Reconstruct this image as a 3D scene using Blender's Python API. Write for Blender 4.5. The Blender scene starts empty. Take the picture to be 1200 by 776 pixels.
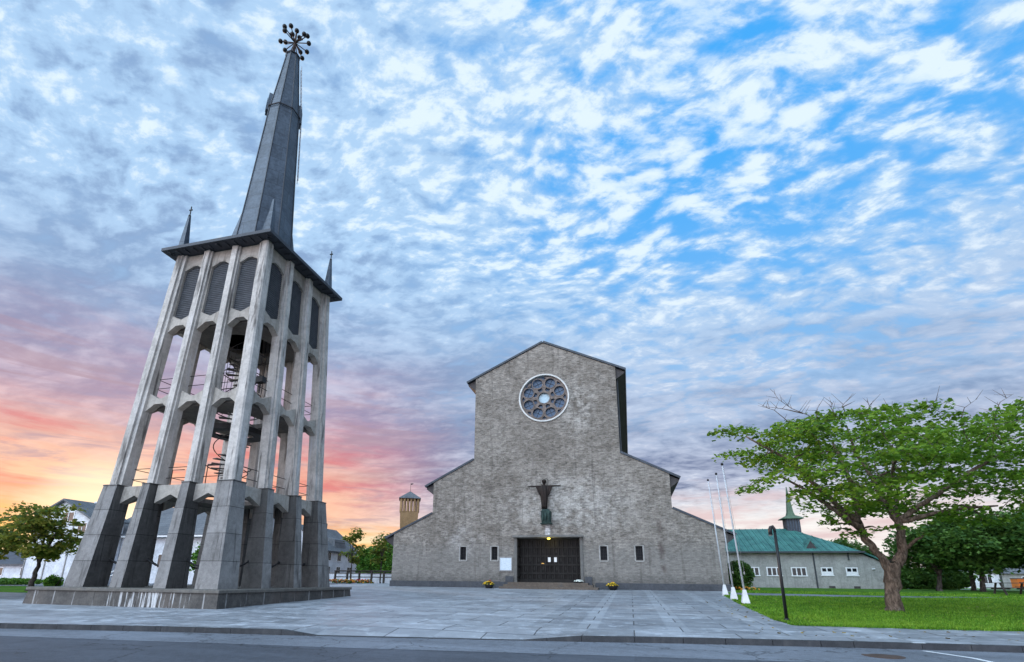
import bpy, bmesh, math, random
from mathutils import Vector, Matrix
from mathutils import noise as mnoise
random.seed(7)
SC = bpy.context.scene
COL = SC.collection
R = math.radians

# ------------------------------------------------------------------ camera
cam_d = bpy.data.cameras.new('camera')
cam_d.sensor_fit = 'HORIZONTAL'; cam_d.sensor_width = 36.0; cam_d.lens = 17.866
cam_d.shift_x = 0.0173; cam_d.shift_y = 0.1036
cam_d.clip_start = 0.1; cam_d.clip_end = 6000
cam = bpy.data.objects.new('camera', cam_d); COL.objects.link(cam)
Mr = Matrix(((0.96793, 0.05775, 0.24448), (0.25099, -0.26334, -0.93148), (0.01059, 0.96297, -0.26939)))
cam.matrix_world = Matrix.Translation((0, 0, 1.65)) @ Mr.to_4x4()
SC.camera = cam

# ------------------------------------------------------------------ node helper
class NT:
    def __init__(s, nt): s.t = nt; s.n = nt.nodes; s.l = nt.links
    def put(s, sock, v):
        if hasattr(v, 'is_output') or isinstance(v, bpy.types.NodeSocket): s.l.new(v, sock)
        elif isinstance(v, (tuple, list)) and len(v) == 3 and sock.type == 'RGBA': sock.default_value = (*v, 1)
        else: sock.default_value = v
    def m(s, op, a, b=0.0, c=None):
        n = s.n.new('ShaderNodeMath'); n.operation = op
        s.put(n.inputs[0], a); s.put(n.inputs[1], b)
        if c is not None: s.put(n.inputs[2], c)
        return n.outputs[0]
    def add(s, a, b): return s.m('ADD', a, b)
    def sub(s, a, b): return s.m('SUBTRACT', a, b)
    def mul(s, a, b): return s.m('MULTIPLY', a, b)
    def sstep(s, v, a, b, lo=0.0, hi=1.0):
        n = s.n.new('ShaderNodeMapRange'); n.interpolation_type = 'SMOOTHSTEP'
        s.put(n.inputs[0], v); s.put(n.inputs[1], a); s.put(n.inputs[2], b); s.put(n.inputs[3], lo); s.put(n.inputs[4], hi)
        return n.outputs[0]
    def vm(s, op, a, b=(0, 0, 0)):
        n = s.n.new('ShaderNodeVectorMath'); n.operation = op
        s.put(n.inputs[0], a); s.put(n.inputs[1], b)
        return n.outputs['Value'] if op in ('DOT_PRODUCT', 'LENGTH', 'DISTANCE') else n.outputs[0]
    def sep(s, v):
        n = s.n.new('ShaderNodeSeparateXYZ'); s.put(n.inputs[0], v); return n.outputs
    def comb(s, x, y, z):
        n = s.n.new('ShaderNodeCombineXYZ')
        for i, q in enumerate((x, y, z)): s.put(n.inputs[i], q)
        return n.outputs[0]
    def noise(s, v, scale, detail=4, rough=.55, dist=0.0, col=False):
        n = s.n.new('ShaderNodeTexNoise'); n.inputs['Scale'].default_value = scale
        n.inputs['Detail'].default_value = detail; n.inputs['Roughness'].default_value = rough
        n.inputs['Distortion'].default_value = dist; s.put(n.inputs['Vector'], v)
        return n.outputs['Color' if col else 'Fac']
    def vor(s, v, scale, feature='F1', smooth=None, rnd=1.0):
        n = s.n.new('ShaderNodeTexVoronoi'); n.feature = feature
        n.inputs['Scale'].default_value = scale; n.inputs['Randomness'].default_value = rnd
        if smooth is not None: n.inputs['Smoothness'].default_value = smooth
        s.put(n.inputs['Vector'], v); return n.outputs
    def mix(s, f, a, b, mode='MIX'):
        n = s.n.new('ShaderNodeMix'); n.data_type = 'RGBA'; n.blend_type = mode; n.clamp_factor = True
        s.put(n.inputs[0], f); s.put(n.inputs[6], a); s.put(n.inputs[7], b); return n.outputs[2]
    def ramp(s, f, stops, interp='LINEAR'):
        n = s.n.new('ShaderNodeValToRGB'); n.color_ramp.interpolation = interp
        e = n.color_ramp.elements
        while len(e) < len(stops): e.new(0.5)
        for i, (p, c) in enumerate(stops):
            e[i].position = p; e[i].color = (*c, 1) if len(c) == 3 else c
        s.put(n.inputs[0], f); return n.outputs[0]

def srgb(r, g, b):
    f = lambda c: (c/255/12.92) if c/255 <= .04045 else ((c/255+.055)/1.055)**2.4
    return (f(r), f(g), f(b))

# ------------------------------------------------------------------ world: evening sky with broken cloud
SUN_AZ, SUN_EL = R(-52), R(4.5)
sun_dir = Vector((math.sin(SUN_AZ)*math.cos(SUN_EL), math.cos(SUN_AZ)*math.cos(SUN_EL), math.sin(SUN_EL)))
W = bpy.data.worlds.new('World'); SC.world = W; W.use_nodes = True
w = NT(W.node_tree); w.n.clear()
tc = w.n.new('ShaderNodeTexCoord')
D = tc.outputs['Generated']
sky = w.n.new('ShaderNodeTexSky'); sky.sky_type = 'NISHITA'; sky.sun_disc = False
sky.sun_elevation = SUN_EL; sky.sun_rotation = SUN_AZ; sky.altitude = 20; sky.dust_density = 1.5; sky.ozone_density = 2.5
dx, dy, dz = w.sep(D)
el = w.m('MAXIMUM', dz, 0.0)
den = w.add(el, 0.16)
p = w.comb(w.m('DIVIDE', dx, den), w.m('DIVIDE', dy, den), 0.0)
# direction of the cloud streets: stretch along one ground direction
def rotp(v, ang, sx, sy):
    n = w.n.new('ShaderNodeMapping'); n.vector_type = 'POINT'
    n.inputs['Rotation'].default_value = (0, 0, ang); n.inputs['Scale'].default_value = (sx, sy, 1)
    w.put(n.inputs['Vector'], v); return n.outputs[0]
warp = w.vm('SUBTRACT', w.noise(p, 2.2, 3, .5, col=True), (.5, .5, .5))
wn = w.n.new('ShaderNodeVectorMath'); wn.operation = 'MULTIPLY_ADD'
w.put(wn.inputs[0], warp); wn.inputs[1].default_value = (.16, .16, 0); w.put(wn.inputs[2], p)
pw = wn.outputs[0]
q = rotp(pw, R(-38), .92, 1.36)
big = w.noise(rotp(pw, R(-25), .8, 1.3), 1.35, 3, .5)
cells = w.sstep(w.noise(q, 11.5, 6, .55, .0), .30, .70)
fine = w.sstep(w.noise(q, 26.0, 6, .62, .0), .28, .72)
puffs = w.vor(w.vm('ADD', q, w.vm('MULTIPLY', w.noise(q, 8, 3, .5, col=True), (.10, .10, 0))), 13.5, 'SMOOTH_F1', .25)['Distance']
left = w.sstep(w.vm('DOT_PRODUCT', D, (-.80, .30, .52)), .55, 1.0)
blue_dir = Vector((.30, .62, .72)).normalized()
bd = w.vm('DOT_PRODUCT', D, tuple(blue_dir))
blue_bias = w.sstep(bd, .66, 1.0)
dens = w.add(w.mul(big, .95), w.add(w.mul(cells, .42), w.mul(fine, .16)))
dens = w.sub(dens, w.mul(puffs, .55))
dens = w.sub(dens, w.mul(blue_bias, .17))
cover = w.sstep(w.add(dens, w.mul(left, .14)), -.08, .52)
# low in the sky the cloud closes up
cover = w.m('MAXIMUM', cover, w.sstep(el, .46, .20))
# cloud tone: lit white tops, grey-blue undersides; darker in a belt low over the roofs
tone_n = w.add(w.mul(w.sstep(w.noise(rotp(pw, R(-20), .8, 1.7), 2.4, 6, .60, .1), .28, .72), .30), w.add(w.mul(cells, .44), w.mul(fine, .24)))
tone_n = w.sub(tone_n, w.mul(w.sub(puffs, .42), .36))
belt = w.mul(w.sstep(el, .06, .22), w.sstep(el, .62, .36))
tone_n = w.sub(tone_n, w.add(w.mul(belt, .25), w.mul(left, .02)))
tone = w.m('MULTIPLY', w.m('ADD', tone_n, -.06), 1.28)
tone_s = w.sstep(w.add(w.mul(w.noise(rotp(pw, R(-20), .7, 1.5), 3.2, 4, .5, .2), .8), w.mul(big, .3)), .40, .80, .0, .62)
kb = w.mul(belt, .70)
tone = w.add(w.mul(tone, w.sub(1.0, kb)), w.mul(tone_s, kb))
tone = w.m('MINIMUM', w.add(tone, w.sstep(bd, .55, .98, 0.0, .26)), 1.15)
grey = w.mix(w.sstep(el, .15, .5), srgb(104, 114, 148), srgb(134, 162, 200))
white = w.mix(w.sstep(el, .15, .6), srgb(226, 229, 240), srgb(222, 239, 252))
pale_ = w.mix(w.sstep(el, .15, .6), srgb(184, 192, 214), srgb(172, 206, 240))
cloud = w.mix(w.sstep(tone, .0, .55), grey, pale_)
cloud = w.mix(w.sstep(w.add(tone, w.mul(w.sub(fine, .5), .30)), .50, 1.05), cloud, white)
clear = w.mix(w.sstep(el, .2, .75), srgb(140, 190, 235), srgb(70, 168, 244))
clear = w.mix(w.sstep(bd, .70, .97), w.mix(.25, srgb(152, 178, 210), clear), clear)
# sunset bands hugging the horizon around the low sun
saz = w.vm('DOT_PRODUCT', w.vm('NORMALIZE', w.comb(dx, dy, 0.0)), (math.sin(R(-48)), math.cos(R(-48)), 0))
band_p = w.comb(w.mul(dx, 2.6), w.mul(dy, 2.6), w.mul(dz, 17.0))
bands = w.add(w.mul(w.noise(band_p, 1.15, 6, .60, .5), .62), w.mul(w.noise(band_p, 3.3, 5, .6, .4), .38))
glow_az = w.sstep(saz, .83, .985)
elb = w.add(el, w.mul(w.sub(bands, .5), .24))
g_pink = w.mul(w.sstep(elb, .47, .20), glow_az)
g_orange = w.mul(w.sstep(elb, .30, .14), w.sstep(saz, .885, .99))
g_yellow = w.mul(w.sstep(elb, .135, .045), w.sstep(saz, .84, .96))
streaks = w.sstep(w.noise(w.comb(w.mul(dx, 2.0), w.mul(dy, 2.0), w.mul(dz, 20.0)), 1.9, 6, .6, .6), .50, .64)
pinkc = w.mix(tone, srgb(176, 140, 166), srgb(246, 196, 196))
orac = w.mix(w.sstep(bands, .40, .58), srgb(226, 112, 98), srgb(255, 192, 150))
yelc = w.mix(w.sstep(bands, .40, .56), srgb(255, 186, 100), srgb(255, 243, 196))
# pale warm light low on the right-hand side too
faz = w.sstep(elb, .185, .09)
pale = w.mul(faz, w.sstep(saz, -.2, .35))
palec = w.mix(w.sstep(bands, .40, .56), srgb(226, 200, 200), srgb(248, 243, 238))
c = w.mix(cover, clear, cloud)
c = w.mix(w.mul(pale, .95), c, palec)
c = w.mix(w.mul(g_pink, .78), c, pinkc)
c = w.mix(w.mul(g_orange, .88), c, orac)
c = w.mix(w.mul(g_yellow, .9), c, yelc)
c = w.mix(w.mul(w.mul(streaks, glow_az), w.mul(w.sstep(el, .06, .12), w.sstep(el, .42, .26, 0.0, .78))), c, srgb(166, 138, 156))
# the disc of brightness round the hidden sun
sd = w.vm('DOT_PRODUCT', D, tuple(sun_dir))
halo = w.sstep(sd, .993, 1.0)
c = w.mix(w.mul(halo, .7), c, srgb(255, 246, 214))
# unseen sky behind the camera, with brightness added to fill the shaded fronts
c = w.vm('SCALE', c); w.put(c.node.inputs['Scale'], w.sstep(w.vm('DOT_PRODUCT', D, (-.45, -.89, 0)), .22, .66, 1.0, 6.0))
rear = w.sstep(w.vm('DOT_PRODUCT', D, (-.45, -.89, 0)), .22, .66)
c = w.vm('MULTIPLY', c, w.mix(rear, (1, 1, 1), (1.16, 1.0, .84)))
SKY_STRENGTH = 0.1
tenx = w.vm('SCALE', c); tenx.node.inputs['Scale'].default_value = 1.0/SKY_STRENGTH
total = w.mix(0.90, sky.outputs[0], tenx)
bg = w.n.new('ShaderNodeBackground'); bg.inputs['Strength'].default_value = SKY_STRENGTH
w.put(bg.inputs['Color'], total)
wo = w.n.new('ShaderNodeOutputWorld'); w.l.new(bg.outputs[0], wo.inputs[0])
W.cycles.sampling_method = 'MANUAL'; W.cycles.sample_map_resolution = 512

# ------------------------------------------------------------------ sun and exposure
sl = bpy.data.lights.new('sun', 'SUN'); sl.energy = 2.0; sl.angle = R(2.5); sl.color = (1.0, .62, .34)
so = bpy.data.objects.new('sun', sl); COL.objects.link(so)
so.rotation_euler = (-sun_dir).to_track_quat('-Z', 'Y').to_euler()
vs = SC.view_settings
vs.view_transform = 'Standard'; vs.look = 'None'; vs.exposure = 0.25; vs.gamma = 1.0; vs.use_curve_mapping = False
try: SC.cycles.use_denoising = True
except Exception: pass
SC.cycles.max_bounces = 6

# ------------------------------------------------------------------ mesh helpers
SL = 0.0218
def gz(y, off=0.11):
    """height of the paved ground; it climbs gently from the street to the church, then runs level"""
    return SL*min(y, 46.0) + off

class MB:
    def __init__(s): s.v = []; s.f = []; s.T = None
    def _add(s, pts):
        i = len(s.v)
        s.v += [tuple(s.T(Vector(q))) if s.T else tuple(q) for q in pts]
        return i
    def poly(s, pts):
        i = s._add(pts); s.f.append(tuple(range(i, i+len(pts))))
    def hexa(s, b, t):
        """box between bottom quad b and top quad t (both counter-clockwise from above)"""
        i = s._add(list(b)+list(t))
        s.f += [(i+3, i+2, i+1, i), (i+4, i+5, i+6, i+7)] + [(i+k, i+(k+1) % 4, i+4+(k+1) % 4, i+4+k) for k in range(4)]
    def box(s, x0, x1, y0, y1, z0, z1):
        s.hexa([(x0, y0, z0), (x1, y0, z0), (x1, y1, z0), (x0, y1, z0)], [(x0, y0, z1), (x1, y0, z1), (x1, y1, z1), (x0, y1, z1)])
    def prism(s, pts, vec):
        n = len(pts); vec = Vector(vec)
        i = s._add(list(pts)+[tuple(Vector(q)+vec) for q in pts])
        s.f += [tuple(range(i, i+n)), tuple(range(i+2*n-1, i+n-1, -1))]
        s.f += [(i+(k+1) % n, i+k, i+n+k, i+n+(k+1) % n) for k in range(n)]
    def loft(s, rings, cap=True, close=True):
        n = len(rings[0]); i = s._add([q for r in rings for q in r])
        for a in range(len(rings)-1):
            for k in range(n if close else n-1):
                b = (k+1) % n
                s.f.append((i+a*n+k, i+a*n+b, i+(a+1)*n+b, i+(a+1)*n+k))
        if cap:
            s.f.append(tuple(i+k for k in reversed(range(n)))); j = i+(len(rings)-1)*n
            s.f.append(tuple(j+k for k in range(n)))
    def tube(s, pts, rad, n=6, cap=True):
        pts = [Vector(q) for q in pts]
        if not hasattr(rad, '__len__'): rad = [rad]*len(pts)
        rings = []; ref = None
        for k, q in enumerate(pts):
            d = (pts[min(k+1, len(pts)-1)]-pts[max(k-1, 0)])
            d = d.normalized() if d.length > 1e-9 else Vector((0, 0, 1))
            if ref is None: ref = d.orthogonal().normalized()
            u = (ref-d*ref.dot(d)); u = u.normalized() if u.length > 1e-6 else d.orthogonal().normalized()
            ref = u; v = d.cross(u)
            rings.append([q+(u*math.cos(2*math.pi*a/n)+v*math.sin(2*math.pi*a/n))*rad[k] for a in range(n)])
        s.loft(rings, cap)
    def lathe(s, c, prof, n=16):
        """prof = [(radius, z)]"""
        s.loft([[(c[0]+r*math.cos(2*math.pi*a/n), c[1]+r*math.sin(2*math.pi*a/n), c[2]+z) for a in range(n)] for r, z in prof])
    def ball(s, c, r, n=8, m=6, sz=1.0):
        s.lathe(c, [(max(r*math.sin(math.pi*k/m), r*.02), -sz*r*math.cos(math.pi*k/m)) for k in range(m+1)], n)
    def build(s, name, mat, parent=None, smooth=False, bevel=0):
        off = Vector((0, 0, 0))
        q = parent
        while q is not None: off = off+q.location; q = q.parent
        me = bpy.data.meshes.new(name)
        me.from_pydata([tuple(Vector(a)-off) for a in s.v], [], s.f)
        bm = bmesh.new(); bm.from_mesh(me)
        bmesh.ops.recalc_face_normals(bm, faces=bm.faces) if len(bm.faces) < 20000 else None
        if bevel:
            es = [e for e in bm.edges if len(e.link_faces) == 2 and e.calc_face_angle(0) > .5]
            bmesh.ops.bevel(bm, geom=es, offset=bevel, segments=1, affect='EDGES', clamp_overlap=True)
        bm.to_mesh(me); bm.free()
        if smooth:
            for f in me.polygons: f.use_smooth = True
        me.materials.append(mat)
        o = bpy.data.objects.new(name, me); COL.objects.link(o); o.parent = parent
        return o

def holed(outer, holes, origin, ux, uz, depth_vec):
    """panel with holes: 2-D loops in (ux, uz) at origin, thickened along depth_vec"""
    bm = bmesh.new(); loops = []
    P3 = lambda q: Vector(origin)+Vector(ux)*q[0]+Vector(uz)*q[1]
    for lp in [outer]+holes:
        vs_ = [bm.verts.new(P3(q)) for q in lp]
        loops.append(vs_)
        for k in range(len(vs_)): bm.edges.new((vs_[k], vs_[(k+1) % len(vs_)]))
    bmesh.ops.triangle_fill(bm, use_beauty=True, use_dissolve=False, edges=bm.edges[:])
    faces = bm.faces[:]
    ret = bmesh.ops.extrude_face_region(bm, geom=faces)
    nv = [g for g in ret['geom'] if isinstance(g, bmesh.types.BMVert)]
    bmesh.ops.translate(bm, verts=nv, vec=Vector(depth_vec))
    bm.verts.index_update()
    m = MB(); m.v = [tuple(v.co) for v in bm.verts]; m.f = [tuple(v.index for v in f.verts) for f in bm.faces]
    bm.free(); return m

def circ(cx, cz, r, n=24, a0=0.0): return [(cx+r*math.cos(a0+2*math.pi*k/n), cz+r*math.sin(a0+2*math.pi*k/n)) for k in range(n)]

def tag(o, label, cat, group=None):
    o['label'] = label; o['category'] = cat
    if group: o['group'] = group
    return o
def empty(name, loc, label, cat, group=None):
    o = bpy.data.objects.new(name, None); COL.objects.link(o); o.location = loc; o.empty_display_size = .3
    return tag(o, label, cat, group)
def struct(o, kind='structure'): o['kind'] = kind; return o
def copy_tree(o, parent=None):
    c = o.copy(); COL.objects.link(c)
    if parent: c.parent = parent
    for ch in list(o.children): copy_tree(ch, c)
    return c

# ------------------------------------------------------------------ materials
def mat(name, rough=.8, spec=.3):
    m = bpy.data.materials.new(name); m.use_nodes = True
    nt = NT(m.node_tree); b = m.node_tree.nodes['Principled BSDF']
    b.inputs['Roughness'].default_value = rough
    b.inputs['Specular IOR Level'].default_value = spec
    return m, nt, b
def bump(nt, b, h, strength=.3, dist=.02):
    n = nt.n.new('ShaderNodeBump'); n.inputs['Strength'].default_value = strength; n.inputs['Distance'].default_value = dist
    nt.put(n.inputs['Height'], h); nt.l.new(n.outputs[0], b.inputs['Normal'])
def pos(nt): return nt.n.new('ShaderNodeNewGeometry').outputs['Position']
def wallc(nt):
    """(run, height, 0) so that brick courses lie level on any upright wall"""
    x, y, z = nt.sep(pos(nt)); return nt.comb(nt.add(x, y), z, 0.0)
def brick(nt, v, c1, c2, mortar, scale, bw, rh, msize, squash=None, bias=0.0, smooth=.1, off=.5):
    n = nt.n.new('ShaderNodeTexBrick'); n.offset = off
    nt.put(n.inputs['Vector'], v); nt.put(n.inputs['Color1'], c1); nt.put(n.inputs['Color2'], c2); nt.put(n.inputs['Mortar'], mortar)
    n.inputs['Scale'].default_value = scale; n.inputs['Brick Width'].default_value = bw; n.inputs['Row Height'].default_value = rh
    n.inputs['Mortar Size'].default_value = msize; n.inputs['Bias'].default_value = bias; n.inputs['Mortar Smooth'].default_value = smooth
    return n.outputs
def plain(name, c, rough=.7, var=.25, scale=3.0, metal=0.0, spec=.3, bumpy=0.0):
    m, nt, b = mat(name, rough, spec)
    n1 = nt.noise(pos(nt), scale, 5, .6); n2 = nt.noise(pos(nt), scale*7, 3, .6)
    f = nt.add(nt.mul(n1, .65), nt.mul(n2, .35))
    col = nt.mix(nt.sstep(f, .3, .7), tuple(k*(1-var) for k in c), tuple(min(1, k*(1+var)) for k in c))
    nt.put(b.inputs['Base Color'], col); b.inputs['Metallic'].default_value = metal
    if bumpy: bump(nt, b, n2, bumpy, .02)
    return m

def m_facade():
    m, nt, b = mat('whitewashed_brick', .9, .15)
    wv = wallc(nt); P = pos(nt); x, y, z = nt.sep(P)
    jit = nt.vm('SCALE', nt.vm('SUBTRACT', nt.noise(P, 3.0, 2, .5, col=True), (.5, .5, .5))); jit.node.inputs['Scale'].default_value = .13
    bo = brick(nt, nt.vm('ADD', wv, jit), (.86, .86, .86), (.24, .24, .24), (.50, .50, .50), 1.0, .31, .125, .020, bias=-.1, smooth=.5)
    big = nt.noise(P, .28, 5, .62, .6); mid = nt.noise(P, 1.3, 6, .68, .3)
    fine = nt.noise(nt.vm('MULTIPLY', P, (1, 1, 2.2)), 7.0, 5, .7)
    wash = nt.sstep(nt.add(nt.mul(big, .55), nt.mul(mid, .6)), .40, .76)
    base = nt.mix(wash, (.138, .122, .105), (.250, .228, .203))
    lowg = nt.sstep(nt.add(z, nt.mul(nt.sub(mid, .5), 3.0)), 4.9, 3.4)
    base = nt.mix(nt.mul(lowg, .7), base, (.195, .186, .172))
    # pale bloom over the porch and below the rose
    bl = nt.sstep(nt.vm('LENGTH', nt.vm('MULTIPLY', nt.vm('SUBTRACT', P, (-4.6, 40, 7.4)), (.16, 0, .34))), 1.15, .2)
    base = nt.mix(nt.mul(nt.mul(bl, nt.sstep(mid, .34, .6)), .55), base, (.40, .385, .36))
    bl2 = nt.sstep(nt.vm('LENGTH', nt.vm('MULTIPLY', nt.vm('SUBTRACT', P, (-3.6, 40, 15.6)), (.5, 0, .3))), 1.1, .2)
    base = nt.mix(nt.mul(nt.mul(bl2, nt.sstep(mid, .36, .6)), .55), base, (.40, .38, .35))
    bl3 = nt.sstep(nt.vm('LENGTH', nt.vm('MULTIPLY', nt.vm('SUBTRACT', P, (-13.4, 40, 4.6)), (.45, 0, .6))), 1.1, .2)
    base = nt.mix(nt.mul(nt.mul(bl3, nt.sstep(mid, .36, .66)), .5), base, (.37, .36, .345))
    # run-off below the bracket and damp streaks on the right
    streak = nt.mul(nt.sstep(nt.m('ABSOLUTE', nt.add(nt.add(x, 6.2), nt.mul(nt.sub(mid, .5), .25))), .26, .12), nt.mul(nt.sstep(z, 4.9, 5.2), nt.sstep(z, 6.2, 5.7)))
    base = nt.mix(nt.mul(streak, .7), base, (.62, .62, .62))
    dxm = nt.m('ABSOLUTE', nt.add(nt.sub(x, 2.35), nt.mul(nt.sub(mid, .5), .5)))
    damp = nt.mul(nt.sstep(dxm, .34, .05), nt.mul(nt.sstep(nt.noise(nt.comb(x, 0.0, nt.mul(z, .6)), 1.2, 3, .6), .42, .6), nt.mul(nt.sstep(z, 1.6, 2.6), nt.sstep(z, 7.4, 6.2))))
    base = nt.mix(nt.mul(damp, .65), base, (.075, .055, .05))
    vs_ = nt.noise(nt.comb(nt.mul(x, 1.6), 0.0, nt.mul(z, .12)), 1.4, 4, .6)
    base = nt.mix(nt.sstep(vs_, .54, .72, 0, .5), base, (.085, .076, .068))
    damp2 = nt.mul(nt.sstep(nt.add(z, nt.mul(nt.sub(mid, .5), 1.6)), 2.3, 1.4), .55)
    base = nt.mix(damp2, base, (.085, .083, .078))
    fine2 = nt.noise(nt.vm('MULTIPLY', P, (1, 1, 2.6)), 3.4, 4, .65)
    k = nt.add(nt.mul(bo['Color'], .50), nt.add(nt.mul(fine, .82), nt.mul(fine2, .34)))
    kk = nt.sstep(k, .50, 1.14, .46, 1.60)
    kk = nt.add(kk, nt.mul(nt.mul(nt.sub(1.0, kk), .45), lowg))
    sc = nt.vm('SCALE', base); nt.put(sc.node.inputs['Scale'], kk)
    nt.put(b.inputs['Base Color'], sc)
    bump(nt, b, nt.add(bo['Color'], nt.mul(fine, 1.2)), .5, .03)
    return m

def m_concrete(name, c, dark=(.10, .10, .10), joint=0.0, streak=.5, rough=.85, light=None):
    m, nt, b = mat(name, rough, .2); P = pos(nt); x, y, z = nt.sep(P)
    n1 = nt.noise(P, .9, 6, .65, .4); n2 = nt.noise(P, 6, 6, .7); n3 = nt.noise(P, 28, 3, .6)
    run = nt.noise(nt.comb(nt.mul(x, 2.4), nt.mul(y, 2.4), nt.mul(z, .22)), 1.5, 5, .62)
    f = nt.add(nt.add(nt.mul(n1, .45), nt.mul(n2, .35)), nt.mul(n3, .2))
    col = nt.mix(nt.sstep(f, .34, .66), tuple(k*.66 for k in c), tuple(k*1.22 for k in c))
    col = nt.mix(nt.mul(nt.sstep(run, .52, .68), streak), col, dark)
    if light: col = nt.mix(nt.mul(nt.sstep(run, .42, .30), .6), col, light)
    h = n2
    if joint:
        bo = brick(nt, wallc(nt), (1, 1, 1), (.82, .82, .82), (.28, .28, .28), 1.0, 3.1, joint, .012, smooth=.2)
        col = nt.mix(1.0, col, bo['Color'], 'MULTIPLY'); h = nt.add(n2, nt.mul(bo['Fac'], -1.2))
    nt.put(b.inputs['Base Color'], col); bump(nt, b, h, .35, .02)
    return m

def m_metal_sheet(name, c1, c2, seam_w, row_h, rough=.55, seamc=.5, metal=.0, axis=None):
    """sheet roofing with standing seams"""
    m, nt, b = mat(name, rough, .4); P = pos(nt); x, y, z = nt.sep(P)
    v = nt.comb(x, nt.mul(y, 1.0), 0.0) if axis == 'roof' else nt.comb(nt.add(x, y), z, 0.0)
    n1 = nt.noise(P, .8, 5, .65, .5); n2 = nt.noise(P, 6, 4, .65)
    f = nt.add(nt.mul(n1, .6), nt.mul(n2, .4))
    col = nt.mix(nt.sstep(f, .35, .65), c1, c2)
    bo = brick(nt, v, (1, 1, 1), (.84, .84, .84), (seamc,)*3, 1.0, seam_w, row_h, .018, smooth=.1, off=.0 if axis == 'roof' else .5)
    nt.put(b.inputs['Base Color'], nt.mix(1.0, col, bo['Color'], 'MULTIPLY')); b.inputs['Metallic'].default_value = metal
    bump(nt, b, nt.add(nt.mul(n2, .4), bo['Fac']), .3, .02)
    return m

def m_glass(name, c=(.015, .018, .022), rough=.2):
    m, nt, b = mat(name, rough, .35)
    n = nt.noise(pos(nt), 1.7, 3, .5)
    nt.put(b.inputs['Base Color'], nt.mix(n, tuple(k*.6 for k in c), tuple(k*1.5 for k in c)))
    return m

def m_leaf(name, dark, mid, light, trans=.35):
    m = bpy.data.materials.new(name); m.use_nodes = True
    nt = NT(m.node_tree); nt.n.clear()
    g = nt.n.new('ShaderNodeNewGeometry')
    f = nt.add(nt.mul(g.outputs['Random Per Island'], .55), nt.mul(nt.noise(g.outputs['Position'], .9, 3, .6), .75))
    col = nt.ramp(f, [(.30, dark), (.62, mid), (.95, light)])
    d = nt.n.new('ShaderNodeBsdfPrincipled'); d.inputs['Roughness'].default_value = .55; d.inputs['Specular IOR Level'].default_value = .25
    t = nt.n.new('ShaderNodeBsdfTranslucent'); mx = nt.n.new('ShaderNodeMixShader'); mx.inputs[0].default_value = trans
    nt.put(d.inputs['Base Color'], col); nt.put(t.inputs['Color'], nt.mix(.5, col, (light[0]*1.3, light[1]*1.2, light[2])))
    nt.l.new(d.outputs[0], mx.inputs[1]); nt.l.new(t.outputs[0], mx.inputs[2])
    o = nt.n.new('ShaderNodeOutputMaterial'); nt.l.new(mx.outputs[0], o.inputs[0])
    return m

def m_bark(name, c):
    m, nt, b = mat(name, .95, .1); P = pos(nt)
    n = nt.noise(nt.vm('MULTIPLY', P, (7, 7, 2.2)), 1.6, 6, .7, .4); n2 = nt.noise(P, 2.0, 4, .6)
    col = nt.mix(nt.sstep(n, .38, .64), tuple(k*.45 for k in c), tuple(k*1.35 for k in c))
    col = nt.mix(nt.sstep(n2, .55, .7, 0, .5), col, (.16, .16, .14))
    nt.put(b.inputs['Base Color'], col); bump(nt, b, n, .8, .04)
    return m

def m_emit(name, c, s):
    m = bpy.data.materials.new(name); m.use_nodes = True; nt = NT(m.node_tree); nt.n.clear()
    e = nt.n.new('ShaderNodeEmission'); e.inputs[0].default_value = (*c, 1); e.inputs[1].default_value = s
    o = nt.n.new('ShaderNodeOutputMaterial'); nt.l.new(e.outputs[0], o.inputs[0]); return m

M = {}
M['facade'] = m_facade()
M['church_side'] = m_concrete('grey_render', (.30, .29, .28))
M['plinth_stone'] = m_concrete('dark_base_stone', (.075, .08, .09), joint=.0, streak=.3)
M['column'] = m_concrete('pale_board_marked_concrete', (.49, .465, .435), dark=(.09, .082, .076), streak=.85, light=(.56, .57, .6))  # bluish pale runs put skylight highlights into the colour
M['spandrel'] = m_concrete('warm_pale_concrete', (.40, .37, .33), dark=(.15, .13, .11), streak=.5)
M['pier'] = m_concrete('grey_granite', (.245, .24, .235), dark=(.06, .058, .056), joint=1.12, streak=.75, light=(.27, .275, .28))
M['pier_flank'] = m_concrete('stained_shaded_granite', (.115, .112, .108), dark=(.04, .038, .036), joint=1.12, streak=.7, light=(.19, .19, .185))  # dirt and the shade between piers both mixed into this colour
M['slab'] = m_concrete('soot_grey_concrete', (.16, .145, .13), streak=.4)
M['tower_plinth'] = None
M['coping'] = m_concrete('coping_stone', (.15, .14, .125), streak=.5)
M['slate'] = m_metal_sheet('dark_roof_sheet', (.035, .045, .06), (.06, .075, .095), .6, 50, axis='roof')
M['eave'] = plain('eave_timber', (.06, .055, .055), .8)
M['eave_edge'] = plain('dark_roof_edge', (.055, .062, .072), .6)
M['louvre'] = plain('grey_louvre_board', (.07, .075, .085), .8)
M['spire'] = m_metal_sheet('weathered_lead', (.036, .050, .072), (.088, .116, .155), 1.9, .95, rough=.5, metal=.15)
M['lead_dark'] = plain('dark_lead', (.05, .056, .068), .55, metal=.2)
M['copper'] = m_metal_sheet('green_copper', (.025, .115, .105), (.07, .235, .20), .62, 80, rough=.65, seamc=.35, axis='roof')
M['copper_old'] = plain('mossy_copper', (.10, .15, .10), .8)
M['iron'] = plain('black_iron', (.018, .018, .02), .55)
M['black'] = plain('black_paint', (.012, .012, .013), .45)
M['rust'] = plain('brown_iron', (.07, .045, .035), .7)
M['bronze'] = plain('dark_bronze', (.022, .016, .014), .5, .5, metal=.5, bumpy=.5)
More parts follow.
